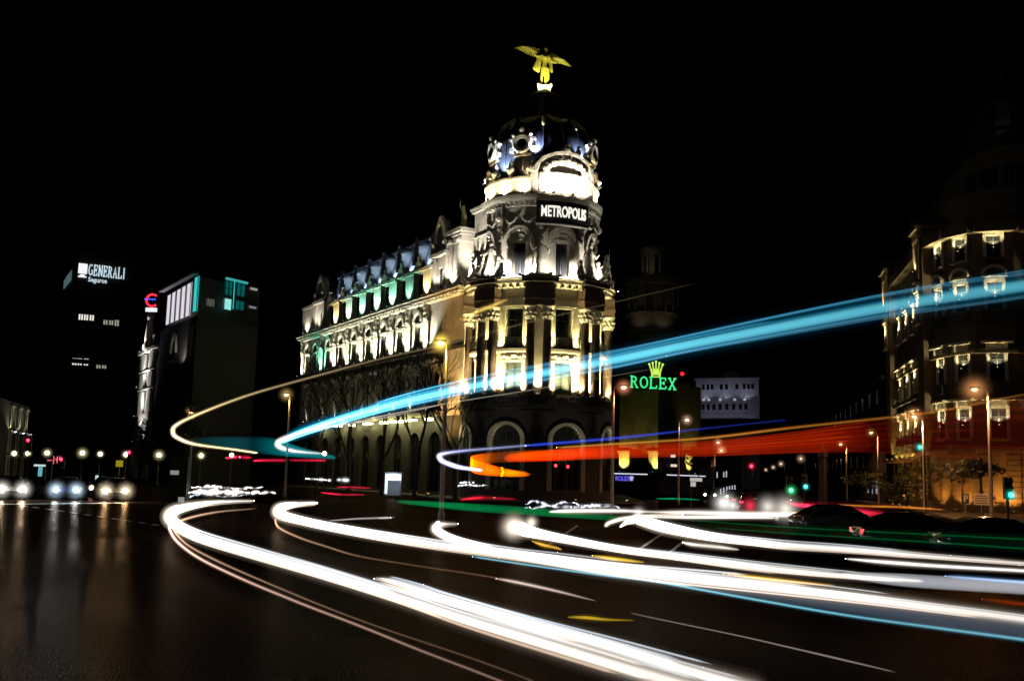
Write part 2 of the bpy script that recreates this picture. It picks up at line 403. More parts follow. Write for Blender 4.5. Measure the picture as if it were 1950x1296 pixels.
for i in range(64):
    a = 2 * math.pi * i / 64; m.box(*[0] * 6) if 0 else None
    q = tmap(7.5, math.degrees(a)); mm = MB(q).box(-.14, .14, .05, .7, 20.1, 20.44); m.add([tuple(v) for v in mm.v], mm.f)
m.build("cornice", STONE, MET)
for g in GROUPS[1:4]:
    fm = tmap(8.0, g)
    MB(fm).box(-1.75, 1.75, -.1, .4, 20.55, 20.98, 5).box(-1.85, 1.85, -.2, .4, 20.98, 21.14, 5).build("ledge_block", BASE, MET)
# --- upper drum
for b in BAYS:
    fm = tmap(5.45, b); half = 5.45 * R(22.5)
    m = MB(fm)
    for x0, x1 in ((-half, -.7), (.7, half)): m.box(x0, x1, 0, .4, 21.0, 28.5, 3)
    m.box(-.7, .7, 0, .4, 21.0, 21.6, 2).box(-.7, .7, 0, .4, 24.9, 28.5, 2)
    m.build("drum_wall", STONE, MET)
    o = window(fm, MET, 0, 1.4, 21.6, 24.9, 24.9, GLASS, mull=1)
    s_ = MB(fm)
    for s in (-1, 1): s_.box(*sorted((s * .7, s * 1.0)), -.22, -.001, 21.2, 24.9).box(*sorted((s * 1.0, s * 1.35)), -.15, -.001, 21.2, 24.6).box(*sorted((s * .95, s * 1.5)), -.3, -.001, 24.6, 24.95)
    s_.band(arc(0, 24.95, 1.5, 1.6, 14), arc(0, 24.95, 1.2, 1.3, 14), -.38, -.001)
    s_.band(arc(0, 24.95, 1.15, 1.25, 14), arc(0, 24.95, .95, 1.05, 14), -.22, -.001)
    s_.prism([(-.95, 24.95), (.95, 24.95)] + arc(0, 24.95, .95, 1.05, 12, 0, math.pi)[1:-1], -.1, -.001)
    ring = [(.52 * math.cos(a * math.pi / 8), -.14, 25.42 + .3 * math.sin(a * math.pi / 8)) for a in range(17)]
    s_.tube(ring, .07, 6); s_.ball((0, -.25, 26.15), .17, 6); s_.ball((-.8, -.16, 25.05), .13, 6); s_.ball((.8, -.16, 25.05), .13, 6)
    s_.build("surround", STONE, o)
for g in GROUPS:
    fm = tmap(5.45, g)
    br = MB(fm)                                                  # scroll bracket under the cornice
    br.box(-.42, .42, -.55, -.001, 27.3, 28.5).box(-.36, .36, -.38, -.001, 26.4, 27.3).box(-.3, .3, -.22, -.001, 25.3, 26.4)
    br.ball((0, -.5, 27.4), .35, 8); br.ball((0, -.3, 26.3), .26, 8); br.ball((0, -.2, 25.3), .2, 8)
    br.build("bracket", CARVED, MET, False)
    sw = MB(fm)
    for s in (-1, 1): sw.tube([(s * (.4 + 1.5 * k / 8), -.25, 27.6 - .7 * math.sin(math.pi * k / 9)) for k in range(9)], [.1 + .08 * math.sin(math.pi * k / 8) for k in range(9)], 6)
    sw.build("garland", CARVED, MET)
m = MB(); m.lathe((TC.x, TC.y, 0), [(5.0, 28.45), (5.75, 28.45), (5.8, 28.75), (6.1, 28.9), (6.25, 29.2), (6.3, 29.5), (5.0, 29.6)], 72, cap=False)
for i in range(72):
    q = tmap(6.1, 5 * i); mm = MB(q).box(-.11, .11, 0, .6, 28.5, 28.86); m.add([tuple(v) for v in mm.v], mm.f)
m.build("drum_cornice", STONE, MET)
# --- parapet, urns, pediment
m = MB(); m.lathe((TC.x, TC.y, 0), [(5.3, 29.6), (5.85, 29.6), (5.85, 29.9), (5.75, 29.95), (5.75, 31.1), (5.9, 31.15), (5.9, 31.4), (5.3, 31.4)], 72, cap=False)
m.build("parapet", STONE, MET)
for k in range(16):
    dg = -90 + 22.5 * k + 11
    if 5 < dg < 45 or dg > 150: continue
    pos = tp(5.6, dg, 31.4); m = MB()
    m.lathe(pos, [(.3, 0), (.18, .2), (.4, .5), (.48, .85), (.3, 1.1), (.2, 1.2), (.3, 1.4), (.12, 1.75), (.02, 1.9)], 10)
    for q in range(5): m.ball((pos.x + .38 * math.cos(q * 1.26), pos.y + .38 * math.sin(q * 1.26), pos.z + .8), .17, 6)
    m.build("urn", CARVED, MET, True)
fm = tmap(6.15, 22.5); m = MB(fm)
m.box(-3.6, 3.6, -.05, .5, 29.65, 31.7, 10)
m.prism([(-3.0, 31.7), (3.0, 31.7)] + arc(0, 31.7, 3.0, 1.9, 14, 0, math.pi)[1:-1], .0, .5)
m.band(arc(0, 31.7, 3.3, 2.15, 16), arc(0, 31.7, 2.95, 1.85, 16), -.25, .5)
for i in range(11):
    a = math.pi * i / 10; m.ball((2.2 * math.cos(a), -.12, 31.6 + 1.25 * math.sin(a)), .3 + .08 * (i % 2), 7)
for x, z, r in ((0, 33.9, .5), (.1, 34.5, .33), (-.5, 33.6, .35), (.55, 33.5, .35), (2.3, 33.2, .45), (2.5, 33.9, .3), (-2.4, 33.0, .4), (3.3, 32.2, .45), (-3.3, 32.1, .45), (3.4, 32.9, .28), (-3.4, 32.8, .28), (1.4, 34.0, .32), (1.5, 34.5, .25)):
    m.ball((x, .2, z), r, 8, 1.2)
for x in (-2.6, -1.3, 1.3, 2.6): m.box(x - .12, x + .12, -.14, -.05, 29.7, 31.6)
m.build("pediment", CARVED, MET)
# --- dome
prof = [(5.1, 31.3), (5.2, 32.2), (5.28, 33.4), (5.25, 34.6), (5.05, 35.8), (4.65, 36.9), (4.05, 37.9), (3.3, 38.5), (2.5, 38.9), (1.9, 39.1)]
m = MB(); m.lathe((TC.x, TC.y, 0), prof, 64, cap=False); DOME = m.build("dome", SLATE, MET, True)
rb = MB()
for k in range(16):
    dg = 22.5 * k; rb.tube([tp(r + .02, dg, z) for r, z in prof[1:8]], .09, 6)
rb.build("dome_rib", SLATE, DOME, True)
gar = MB()
for k in range(8):
    d0 = 45 * k
    pts = []
    for i in range(13):
        u = i / 12; dg = d0 + 6 + 33 * u; z = 38.0 - .38 * math.sin(math.pi * u) + .25 * (abs(u - .5) * 2) ** 2
        rr = 4.05 + (37.9 - z) * .62 + .06 if z < 37.9 else 4.05 - (z - 37.9) * 1.0 + .06
        pts.append(tp(rr, dg, z))
    gar.tube(pts, [.13 + .13 * math.sin(math.pi * i / 12) for i in range(13)], 7)
    for i, (r_, z_) in enumerate(((4.15, 37.85), (4.3, 37.55), (4.48, 37.25), (4.6, 37.0))):
        gar.ball(tp(r_, d0, z_), .26 - .02 * i, 7)
gar.build("dome_garland", GILT, MET)
for b in (-67.5, -22.5, 67.5):
    fm = tmap(5.55, b); m = MB(fm)
    ri = lambda r, y: [(r * math.cos(a * math.pi / 10), y, 34.8 + r * math.sin(a * math.pi / 10)) for a in range(21)]
    m.tube(ri(.82, -.1), .2, 8); m.tube(ri(.6, -.15), .1, 6)
    m.box(-1.35, -.85, -.1, .3, 34.0, 34.5).box(.85, 1.35, -.1, .3, 34.0, 34.5).box(-1.2, -.85, -.05, .3, 34.5, 35.2).box(.85, 1.2, -.05, .3, 34.5, 35.2)
    m.box(-1.45, -.75, -.15, .3, 35.2, 35.42).box(.75, 1.45, -.15, .3, 35.2, 35.42)
    m.prism([(-.8, 35.45), (.8, 35.45), (.3, 36.0), (0, 36.25), (-.3, 36.0)], -.1, .5); m.ball((0, -.1, 36.2), .28, 7); m.ball((-.9, -.05, 35.7), .22, 6); m.ball((.9, -.05, 35.7), .22, 6)
    m.box(-1.0, 1.0, -.05, .3, 33.6, 33.85); m.tube([(0, .1, 34.8), (0, .7, 34.8)], .8, 16)
    o = m.build("round_dormer", CARVED, MET)
    MB(fm).tube([(0, -.02, 34.8), (0, .08, 34.8)], .6, 16).build("pane", GLASS, o)
m = MB(); m.lathe((TC.x, TC.y, 0), [(2.1, 39.05), (2.1, 39.3), (1.5, 39.4), (1.5, 40.9), (1.75, 41.0), (1.75, 41.2), (1.2, 41.4), (.9, 41.5)], 24)
for k in range(8): m.tube([tp(1.65, 45 * k, 39.3), tp(1.65, 45 * k, 41)], .14, 8)
m.build("lantern", SLATE, MET)

# --- the long wing
MIDS = [6.75 + 4.85 * k for k in range(7)]; DORM = [4.3 + 4.8 * k for k in range(7)]
T0, T1 = -4.6, 47.2
def wbox(name, mat, boxes, parent=None):
    m = MB(wmap)
    for b in boxes: m.box(*b)
    return m.build(name, mat, parent or MET)
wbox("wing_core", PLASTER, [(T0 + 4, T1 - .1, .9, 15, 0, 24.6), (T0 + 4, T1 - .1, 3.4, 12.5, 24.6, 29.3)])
# right wing, running back from the tower on the far side
rw = MB(lambda x, y, z: (TC.x + 1.5 + .14 * (y) + x, TC.y + 2 + y, z)); rw.box(-4, 3.7, 0, 42, 0, 21).box(-4, 2.9, 1, 42, 21, 28); rw.build("rear_wing", PLASTER, MET)
# ground and first floors
LOW = [1.6] + MIDS + [42.5]
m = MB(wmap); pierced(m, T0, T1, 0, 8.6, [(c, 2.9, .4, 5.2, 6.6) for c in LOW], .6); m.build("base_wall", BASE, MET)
for c in LOW: window(wmap, MET, c, 2.9, .4, 5.2, 6.6, GLASS, mull=2)
m = MB(wmap); pierced(m, T0, T1, 8.6, 14.9, [(c, 1.6, 9.3, 12.9, 12.9) for c in LOW], .6); m.build("wall", STONE, MET)
for c in LOW:
    o = window(wmap, MET, c, 1.6, 9.3, 12.9, 12.9, GLASS)
    MB(wmap).box(c - 1.1, c + 1.1, -.18, -.001, 12.95, 13.5).box(c - 1.25, c + 1.25, -.3, -.001, 13.5, 13.7).box(c - 1.1, c - .8, -.15, -.001, 9.3, 12.95).box(c + .8, c + 1.1, -.15, -.001, 9.3, 12.95).build("surround", STONE, o)
m = MB(wmap)
for i in range(108): m.ball((T0 + 5.5 + i * .42, -.1, 14.15 + .18 * math.sin(i * 1.3)), .22 + .06 * (i % 3), 6)
m.build("carved_band", CARVED, MET)
wbox("string_course", STONE, [(.3, T1, -.35, .6, 8.45, 8.75), (T0, .3, -.06, .59, 8.45, 8.75), (T0, T1, -.05, .58, 8.2, 8.45)])
wbox("floor_ledge", BASE, [(.3, T1, -1.25, .6, 14.9, 15.25), (T0, .3, -.12, .6, 14.9, 15.25)])
# arched storey
ARW = MIDS + [41.2, 44.6]
m = MB(wmap); pierced(m, T0, T1, 15.25, 20.4, [(c, 1.35, 15.5, 18.2, 18.2) for c in ARW], .6); m.build("wall", STONE, MET)
for c in ARW:
    o = window(wmap, MET, c, 1.35, 15.5, 18.2, 18.2, GLASS)
    s_ = MB(wmap); s_.box(c - .95, c - .675, -.15, -.001, 15.5, 18.2).box(c + .675, c + .95, -.15, -.001, 15.5, 18.2).box(c - 1.1, c + 1.1, -.28, -.001, 18.3, 18.55)
    s_.band(arc(c, 18.75, 1.25, 1.3, 12), arc(c, 18.75, .9, .95, 12), -.3, -.001)
    s_.build("surround", STONE, o)
    MB(wmap).prism([(c - .88, 18.75), (c + .88, 18.75)] + arc(c, 18.75, .88, .93, 10, 0, math.pi)[1:-1], -.02, -.001).build("tympanum", BASE, o)
for c in DORM + [38.4, 46.6]:
    m = MB(wmap); m.box(c - .55, c + .55, -.22, -.001, 15.3, 18.3).box(c - .7, c + .7, -.3, -.001, 18.3, 18.6)
    for k in range(5): m.ball((c, -.25, 18.9 + .3 * k), .34 - .05 * (k % 2), 7)
    m.box(c - .35, c + .35, -.5, -.001, 20.0, 20.4)
    m.build("wing_pilaster", CARVED, MET)
# main cornice
m = MB(wmap); m.box(T0, T1, -.4, .6, 20.4, 20.62).box(T0 - .2, T1 + .3, -.95, .6, 20.62, 20.95).box(T0 - .3, T1 + .4, -1.1, .6, 20.95, 21.12)
for i in range(64): m.box(T0 + .3 + i * .8, T0 + .62 + i * .8, -.85, -.4, 20.4, 20.615)
m.build("cornice", STONE, MET)
# attic storey: piers under the dormers, dark windows with small pediments between
m = MB(wmap); pierced(m, 2.5, 38, 21.12, 24.6, [(c, 1.7, 21.3, 24.2, 24.2) for c in MIDS[:6]] + [(35.85, 1.7, 21.3, 24.2, 24.2)], .6); m.build("attic_wall", STONE, MET)
for c in MIDS:
    o = window(wmap, MET, c, 1.7, 21.3, 24.2, 24.2, GLASS)
    MB(wmap).prism([(c - 1.3, 24.62), (c + 1.3, 24.62), (c, 25.75)], -.4, .0).box(c - 1.35, c + 1.35, -.45, -.001, 24.35, 24.6).box(c - .14, c + .14, -.42, -.05, 25.75, 26.1).build("pediment", STONE, o)
for c in DORM:
    MB(wmap).box(c - 1.1, c + 1.1, -.3, -.001, 21.5, 24.2).box(c - 1.15, c + 1.15, -.4, -.001, 21.12, 21.5).box(c - 1.2, c + 1.2, -.5, -.001, 24.2, 24.6).build("attic_pier", STONE, MET)
wbox("attic_cornice", STONE, [(2.5, 38, -.12, .62, 24.6, 24.85)])
# mansard roof with dormers and iron cresting
m = MB(wmap)
def slab(t0, t1, ya, za, yb, zb, th=.25): m.add([(t0, ya, za), (t1, ya, za), (t1, yb, zb), (t0, yb, zb), (t0, ya + th, za), (t1, ya + th, za), (t1, yb + th, zb - th), (t0, yb + th, zb - th)], [[0, 1, 2, 3], [7, 6, 5, 4], [0, 4, 5, 1], [1, 5, 6, 2], [2, 6, 7, 3], [3, 7, 4, 0]])
slab(2.0, 38.4, .75, 24.85, 1.9, 28.6); slab(2.0, 38.4, 1.9, 28.85, 3.6, 29.6); m.box(2.0, 38.4, 1.75, 2.0, 28.6, 28.85)
m.build("mansard_roof", pbr("pale slate", (.17, .19, .24), .45, noise=.3, nscale=2, bump=.3, bscale=9), MET)
wbox("roof_edge", ZINC, [(2.0, 38.4, 1.5, 1.75, 28.45, 28.72)])
m = MB(wmap); m.box(2.0, 38.4, 3.5, 3.6, 29.62, 29.72)
for i in range(60): m.box(2.2 + .6 * i, 2.42 + .6 * i, 3.5, 3.6, 29.72, 30.0)
m.build("cresting", IRON, MET)
for c in DORM:
    m = MB(wmap)
    for s in (-1, 1): m.box(*sorted((c + s * .42, c + s * .72)), .35, 1.8, 25.9, 27.55)
    m.box(c - .72, c + .72, .3, 1.9, 25.6, 25.9)
    m.band(arc(c, 27.55, .85, .85, 10), arc(c, 27.55, .42, .45, 10), .28, 1.9)
    m.box(c - .95, c - .72, .25, .7, 27.4, 27.6).box(c + .72, c + .95, .25, .7, 27.4, 27.6)
    m.ball((c, .4, 28.5), .25, 7); m.tube([(c - .9, .5, 25.7), (c - 1.1, .5, 26.1), (c - .8, .5, 26.6)], .14, 6); m.tube([(c + .9, .5, 25.7), (c + 1.1, .5, 26.1), (c + .8, .5, 26.6)], .14, 6)
    o = m.build("dormer", ZINC, MET)
    MB(wmap).prism([(c - .42, 25.9), (c + .42, 25.9)] + arc(c, 27.55, .42, .44, 8, 0, math.pi), .8, .85).build("pane", pbr("brown shutter", (.16, .09, .05), .6), o)
# end pavilions
def pavilion(t0, t1, zt):
    m = MB(wmap)
    tc_ = (t0 + t1) / 2; hw = (t1 - t0) / 2
    m.box(t0, t1, -.3, .7, 21.12, 21.6).box(t0, t0 + .7, -.25, .7, 21.6, 25.2).box(t1 - .7, t1, -.25, .7, 21.6, 25.2).box(t0 - .15, t1 + .15, -.5, .7, 25.2, 25.6)
    m.box(t0 + .7, t1 - .7, .1, .7, 24.0, 25.2).box(t0 + .7, tc_ - .75, .1, .7, 21.6, 24.0).box(tc_ + .75, t1 - .7, .1, .7, 21.6, 24.0)
    m.band(arc(tc_, 26.6, hw * .72, zt - 26.6, 14), arc(tc_, 26.6, hw * .5, (zt - 26.6) * .75, 14), -.3, .6)
    m.prism([(tc_ - hw * .72, 25.6), (tc_ + hw * .72, 25.6)] + arc(tc_, 26.6, hw * .5, (zt - 26.6) * .75, 12), .0, .5)
    for s in (-1, 1):
        m.tube([(tc_ + s * hw * (.75 + .25 * math.sin(k)), -.1, 25.6 + .3 * k) for k in range(5)], .22, 6); m.ball((tc_ + s * hw * .75, -.2, 26.6), .35, 8)
    m.ball((tc_, -.1, zt), .3, 8); m.tube([(tc_ + .5 * math.cos(a * .7), -.05, 27.1 + .5 * math.sin(a * .7)) for a in range(10)], .12, 6)
    m.build("gable", STONE, MET)
    window(wmap, MET, tc_, 1.5, 21.6, 24.0, 24.0, GLASS)
pavilion(-.1, 3.3, 29.4); pavilion(38.2, 42.4, 29.0)
m = MB(wmap); m.box(42.4, T1, -.3, .7, 21.12, 25.0).box(42.3, T1 + .1, -.45, .7, 25.0, 25.4); m.build("end_pier", STONE, MET)
# tall attic pier with capitals and figure, chimney block beside the tower
m = MB(wmap); m.box(-2.9, .55, .2, 2.6, 21.12, 22.6).box(-2.55, -.1, .4, 2.4, 22.6, 26.9).box(-2.7, .05, .25, 2.5, 26.2, 26.9).box(-2.9, .25, .05, 2.7, 26.9, 27.2).box(-3.1, .45, -.15, 2.8, 27.2, 27.6)
for t in (-2.3, -.35):
    m.tube([(t, .25, 22.6), (t, .25, 26.2)], .3, 10); m.ball((t, .2, 26.4), .4, 8)
m.build("attic_pier", STONE, MET)
m = MB(wmap); m.box(-6.6, -3.2, 1.0, 3.8, 21.1, 24.3).box(-6.2, -3.5, 1.3, 3.6, 24.3, 29.0).box(-6.45, -3.2, 1.05, 3.8, 29.0, 29.3).box(-6.6, -3.05, .95, 3.9, 29.3, 29.5)
m.box(-6.35, -3.3, 1.15, 3.7, 26.3, 26.45)
m.build("chimney", STONE, MET)
m = MB(wmap)
for c, z in ((-1.2, 27.6), (43.6, 25.4)):
    m.capsule((c, 1.2, z + .3), .5, (c, 1.2, z + 1.3), .3); m.capsule((c, 1.2, z + 1.5), .32, (c + .1, 1.2, z + 2.2), .24); m.ball((c + .1, 1.15, z + 2.6), .22, 8); m.capsule((c + .2, 1.1, z + 2.1), .13, (c + .45, .9, z + 2.8), .09); m.capsule((c + .45, .9, z + 2.8), .09, (c + .3, .9, z + 3.5), .06)
remeshed(m.build("statuette", GILT, MET), .08)

# --- sculpture groups on the tower ledge
def group_mesh(fm, kind):
    m = MB(fm); C_ = m.capsule
    m.box(-1.1, 1.1, -.6, .7, 0, .35)
    C_((0, 0, .5), .75 if kind != 2 else .5, (0, .05, 1.4), .5 if kind != 2 else .4); C_((0, .05, 1.5), .5, (0, .1, 2.5), .38)          # draped standing figure
    C_((0, .1, 2.5), .4, (0, .1, 2.95), .34); C_((0, .1, 3.1), .13, (0, .08, 3.3), .13); m.ball((0, .05, 3.5), .25, 9, 1.2)
    C_((.38, .1, 2.95), .16, (.75, -.1, 2.4), .13); C_((.75, -.1, 2.4), .13, (.8, -.45, 2.75), .1)
    C_((-.38, .1, 2.95), .16, (-.75, .0, 2.6), .13); C_((-.75, .0, 2.6), .13, (-1.0, -.2, 3.1 if kind else 2.2), .1)
    for s, k in ((-1, .0), (1, .25))[: 0 if kind == 2 else 2]:                                                             # seated children at the sides
        C_((s * 1.25, -.1, .55), .5, (s * 1.2, 0, 1.25 + k), .34); m.ball((s * 1.2, -.05, 1.75 + k), .27, 8, 1.1)
        C_((s * 1.3, -.3, .7), .24, (s * 1.55, -.75, .55), .18); C_((s * 1.4, 0, 1.2 + k), .14, (s * 1.75, -.3, 1.6 + k), .1)
    if kind: C_((-1.0, -.2, 3.1), .07, (-1.1, -.25, 4.2), .06)
    return m
SCN = {-90: "far left", -45: "left", 0: "middle", 45: "right", 90: "far right"}
for g in (-90, -45, 0, 45, 90):
    fb = tmap(6.85, g); fm = lambda x, y, z, fb=fb: fb(x, y, z + 21.16)
    o = group_mesh(fm, 2 if g == 0 else g == 90).build("sculpture_group", CARVED)
    remeshed(o, .075)
    tag(o, {-90: "pale stone figures on the ledge hidden half behind the chimney block", -45: "pale stone figure group on the tower ledge nearest the chimney block",
            0: "stone figure group with raised staff between the two arched tower windows", 45: "pale stone figure group right of the darker arched tower window",
            90: "stone figure group with raised staff at the right edge of the tower ledge"}[g], "sculpture", "stone sculpture groups on the tower ledge")

# --- winged figure on top
ST = thing("winged_statue", "gilded winged figure in flowing robes standing on top of the dome", "statue", (TC.x, TC.y, 41.45))
sm_ = lambda x, y, z: (TC.x + x * .86, TC.y + y, 42.65 + z * 1.13)
sw_ = lambda x, y, z: (TC.x + x, TC.y + y, 42.65 + z * 1.08)
m = MB(lambda x, y, z: (TC.x + x, TC.y + y, 41.45 + z))
m.lathe((0, 0, 0), [(1.55, 0), (1.5, .12), (1.0, .4), (.72, .62)], 20)
m.box(-.62, .62, -.6, .6, .55, 1.1).box(-.72, .72, -.7, .7, 1.06, 1.2)
for s in (-1, 1): m.ball((s * .65, -.5, 1.2), .17, 6, 1.4)
m.build("pedestal", pbr("pale gilt stone", (.34, .32, .17), .7, noise=.3, nscale=3), ST)
m = MB(sm_); C_ = m.capsule
C_((-.42, -.05, .12), .13, (-.36, -.05, .8), .17); C_((-.36, -.05, .8), .17, (-.2, 0, 1.75), .27)     # standing leg
C_((.12, -.15, .12), .13, (.18, -.2, .9), .17); C_((.18, -.2, .9), .17, (.15, -.02, 1.75), .27)
C_((-.42, -.15, .08), .1, (-.42, -.4, .06), .08); C_((.12, -.25, .08), .1, (.12, -.5, .06), .08)
C_((-.02, 0, 1.75), .38, (.0, 0, 2.2), .30); C_((0, 0, 2.2), .30, (.03, 0, 2.85), .36); C_((-.3, 0, 3.0), .17, (.35, 0, 3.0), .17)
m.ball((-.14, -.3, 2.75), .16, 8); m.ball((.18, -.3, 2.72), .16, 8)
C_((.04, 0, 3.1), .11, (.06, -.02, 3.35), .10); m.ball((.08, -.03, 3.58), .21, 10, 1.2); m.ball((.08, .08, 3.66), .2, 8)
C_((-.36, 0, 3.02), .14, (-.95, -.1, 2.85), .10); C_((-.95, -.1, 2.85), .10, (-1.55, -.25, 3.1), .07); C_((-1.55, -.25, 3.1), .075, (-1.78, -.3, 3.3), .06)
C_((.42, 0, 3.0), .14, (.82, -.05, 2.45), .11); C_((.82, -.05, 2.45), .11, (1.25, -.3, 2.2), .08); C_((1.25, -.3, 2.2), .075, (1.55, -.4, 2.28), .05)
for k in range(6):                                                                                    # robe folds round the right leg
    u = k / 5; C_((.0 + .42 * u, -.12 - .1 * math.sin(3 * u), 1.75 - .1 * u), .17, (.08 + .36 * u, -.2 - .1 * math.cos(4 * u), .42 + .3 * u * u), .14)
for k in range(5):
    u = k / 4; C_((-.5 - .3 * u, 0, 2.8 + .05 * u), .13, (-.8 - .5 * u, -.05, 1.55 + .25 * u), .2)    # cloak on the left arm
for k in range(4):
    u = k / 3; C_((.5 + .25 * u, .05, 2.8 - .25 * u), .13, (.65 + .2 * u, 0, 1.75 - .25 * u), .15)
remeshed(m.build("figure", GOLD, ST), .05)
def wing(root, tip, drop, name="wing"):
    m = MB(sw_); root, tip = Vector(root), Vector(tip); N = 11
    for layer, (ln, th) in enumerate(((1.0, .05), (.62, .09))):
        for k in range(N):
            u = k / (N - 1); p = root.lerp(tip, u); end = p + (tip - root).normalized() * (.35 + .75 * u) * ln + Vector((0, .1, -drop * (1 - .55 * u) * ln))
            q = [p, p.lerp(end, .5) + Vector((0, 0, .06)), end]
            m.tube([tuple(v + Vector((0, -.06 * layer, 0))) for v in q], [.13, .15, .05], 8, [th, th, .03])
    m.tube([tuple(root), tuple(root.lerp(tip, .5) + Vector((0, 0, .1))), tuple(tip)], [.2, .16, .1], 8)
    return m.build("wing", GOLD, ST, True)
wing((-.6, .25, 3.72), (-2.15, .35, 4.12), .8)
wing((.5, .25, 3.4), (1.75, .35, 2.95), .62)

# --- METROPOLIS sign, curved with the drum
SG = thing("building_sign", "curved black sign reading METROPOLIS in lit white letters on the tower", "sign", tp(6.45, 20.0, 26.8))
fm = tmap(6.42, 20.0)
MB(fm).box(-2.75, 2.75, -.12, .3, 26.55, 28.75, 14).build("board", BLACK, SG)
MB(fm).box(-2.8, 2.8, -.17, .3, 26.42, 26.55, 14).box(-2.8, 2.8, -.17, .3, 28.75, 29.08, 14).build("trim", CARVED, SG)
vs, fs = text_mesh("METROPOLIS", 1.5, .05, .535, .03)
MB(fm).add([(x, y - .19, z + 27.2) for x, y, z in vs], fs).build("lettering", emi("sign white", (1, .96, .86), 1.0), SG)

# ================================================================== FLOODLIGHTS OF THE CORNER BUILDING
CREAM = (1, .82, .40); WHITE = (1, .95, .84); TEAL = (.32, 1, .74); COOL = (.72, .84, 1); AMB = (1, .55, .16); YEL = (1, .80, .40)
ORD = ["first", "second", "third", "fourth", "fifth", "sixth", "seventh", "eighth", "ninth", "tenth", "eleventh", "twelfth"]
GN = {-90: "hidden leftmost", -45: "left", 0: "middle", 45: "right", 90: "rightmost"}
BN = {-67.5: "leftmost", -22.5: "left centre", 22.5: "right centre", 67.5: "rightmost"}
for g in GROUPS:
    floodlight(f"small floodlight at the foot of the {GN[g]} pair of tower columns", tp(6.95, g, 10.0), tp(6.3, g, 15), 900, CREAM, 75, "floodlights behind the tower columns")
for b in BAYS:
    for s, n in ((-1, "left"), (1, "right")):
        floodlight(f"small floodlight {n} of the {BN[b]} tall lower tower window", tp(7.5, b + s * 8.5, 10.05), tp(6.2, b + s * 11.5, 13.6), 1050, CREAM, 120, "floodlights beside the lower tower windows")
        floodlight(f"small floodlight on the balcony, {n} end of the {BN[b]} upper tower window", tp(6.72, b + s * 14, 14.45), tp(6.2, b + s * 12.5, 16.5), 600, (1, .86, .36), 130, "floodlights on the tower balconies", size=.1)
for i, (dg, wt) in enumerate(((-73, 800), (-62, 760), (-29, 950), (-16, 820), (15, 60), (30, 820), (60, 950), (73, 850))):
    floodlight(f"floodlight on the tower ledge, {ORD[i]} from the left", tp(7.0, dg, 21.35), tp(5.5, dg + (3 if dg in (-62, 30, -16) else -3), 21.55), wt * 2.0, WHITE, 104, "floodlights on the tower ledge", blend=1)
for g, wt in ((-45, 420), (0, 110), (45, 420), (90, 300)):
    floodlight(f"floodlight at the ledge rim before the {GN[g]} stone figure group", tp(8.15, g + 7, 21.35), tp(6.9, g, 23.4), wt, WHITE, 110, "floodlights before the stone figures", size=.1)
for i, dg in enumerate((-84, -62, -40, -18, 2, 46, 66, 88)):
    floodlight(f"small floodlight on the dome cornice, {ORD[i]} from the left", tp(6.2, dg, 29.75), tp(5.6, dg, 31.2), 230, (1, .84, .5), 150, "floodlights on the dome cornice", size=.1)
for i, dg in enumerate((8, 22.5, 37)):
    floodlight(f"floodlight above the black tower sign, {ORD[i]} from the left", tp(7.7, dg, 29.35), tp(6.1, dg, 32.3), 620, (1, .9, .72), 130, "floodlights above the black sign", size=.12)
for dg in (8, 22.5, 37): MB().tube([tp(6.4, dg, 29.12), tp(7.75, dg, 29.12)], .05, 6).build("lamp_arm", IRON, SG)
for i, dg in enumerate((-70, -34, -18, 62)):
    floodlight(f"amber floodlight behind the dome parapet, {ORD[i]} from the left", tp(5.62, dg, 31.65), tp(5.2, dg + 3, 32.8), 60, (1, .62, .25), 140, "amber floodlights behind the dome parapet", size=.08)
for i, dg in enumerate((-80, -45, -8, 44, 80)):
    floodlight(f"small floodlight behind the dome parapet, {ORD[i]} from the left", tp(6.1 if abs(dg - 18) > 40 else 5.75, dg, 31.75 if abs(dg - 18) > 40 else 33.6), tp(5.0, dg, 36.8), 1300, COOL if i != 2 else (.8, .8, 1), 95, "floodlights behind the dome parapet", size=.1)
for s, n in ((-1, "left"), (1, "right")):
    floodlight(f"small floodlight {n} of the winged statue's pedestal", (TC.x + s * 1.0, TC.y - 1.45, 41.75), (TC.x + s * .1, TC.y, 44.3), 300 if s < 0 else 170, (1, .97, .72), 95, "floodlights at the winged statue", size=.1)
for i, c in enumerate(DORM):
    floodlight(f"small floodlight at the foot of the attic pier, {ORD[i]} from the tower", wp(c, -.98, 21.3), wp(c, -.25, 23.2), (360, 170, 430, 460, 460, 430, 360)[i], (CREAM, TEAL, TEAL, (.45, 1, .78), TEAL, (.6, 1, .78), CREAM)[i], 95, "floodlights at the attic piers", size=.1)
    floodlight(f"small floodlight before the roof dormer, {ORD[i]} from the tower", wp(c + 2.4, .3, 25.1), wp(c + 2.2, 1.75, 28.2), 170, (.66, .86, 1), 125, "floodlights before the roof dormers", size=.1)
for i, c in enumerate(DORM + [38.4, 46.2]):
    floodlight(f"small floodlight on the floor ledge under the arched windows, {ORD[i]} from the tower", wp(c, -1.1, 15.45), wp(c, -.1, 17.8), 850 if i != 7 else 640, ((.92, 1, .74) if i % 2 else (1, .95, .76)) if i != 7 else TEAL, 110, "floodlights on the ledge under the arched windows", size=.1)
for i, c in enumerate(LOW):
    floodlight(f"small floodlight on the first floor ledge, {ORD[i]} from the tower", wp(c + 1.5, -.42, 8.95), wp(c + 1.2, -.05, 10.6), 26, (.9, 1, .95), 100, "floodlights on the first floor ledge", size=.08)
floodlight("added amber floodlight on the bare wall left of the tower columns", wp(-1.7, -3.4, .35), wp(-2.0, -.02, 14), 4200, AMB, 42)  # added pair, replaces orange light of the distant street lamp
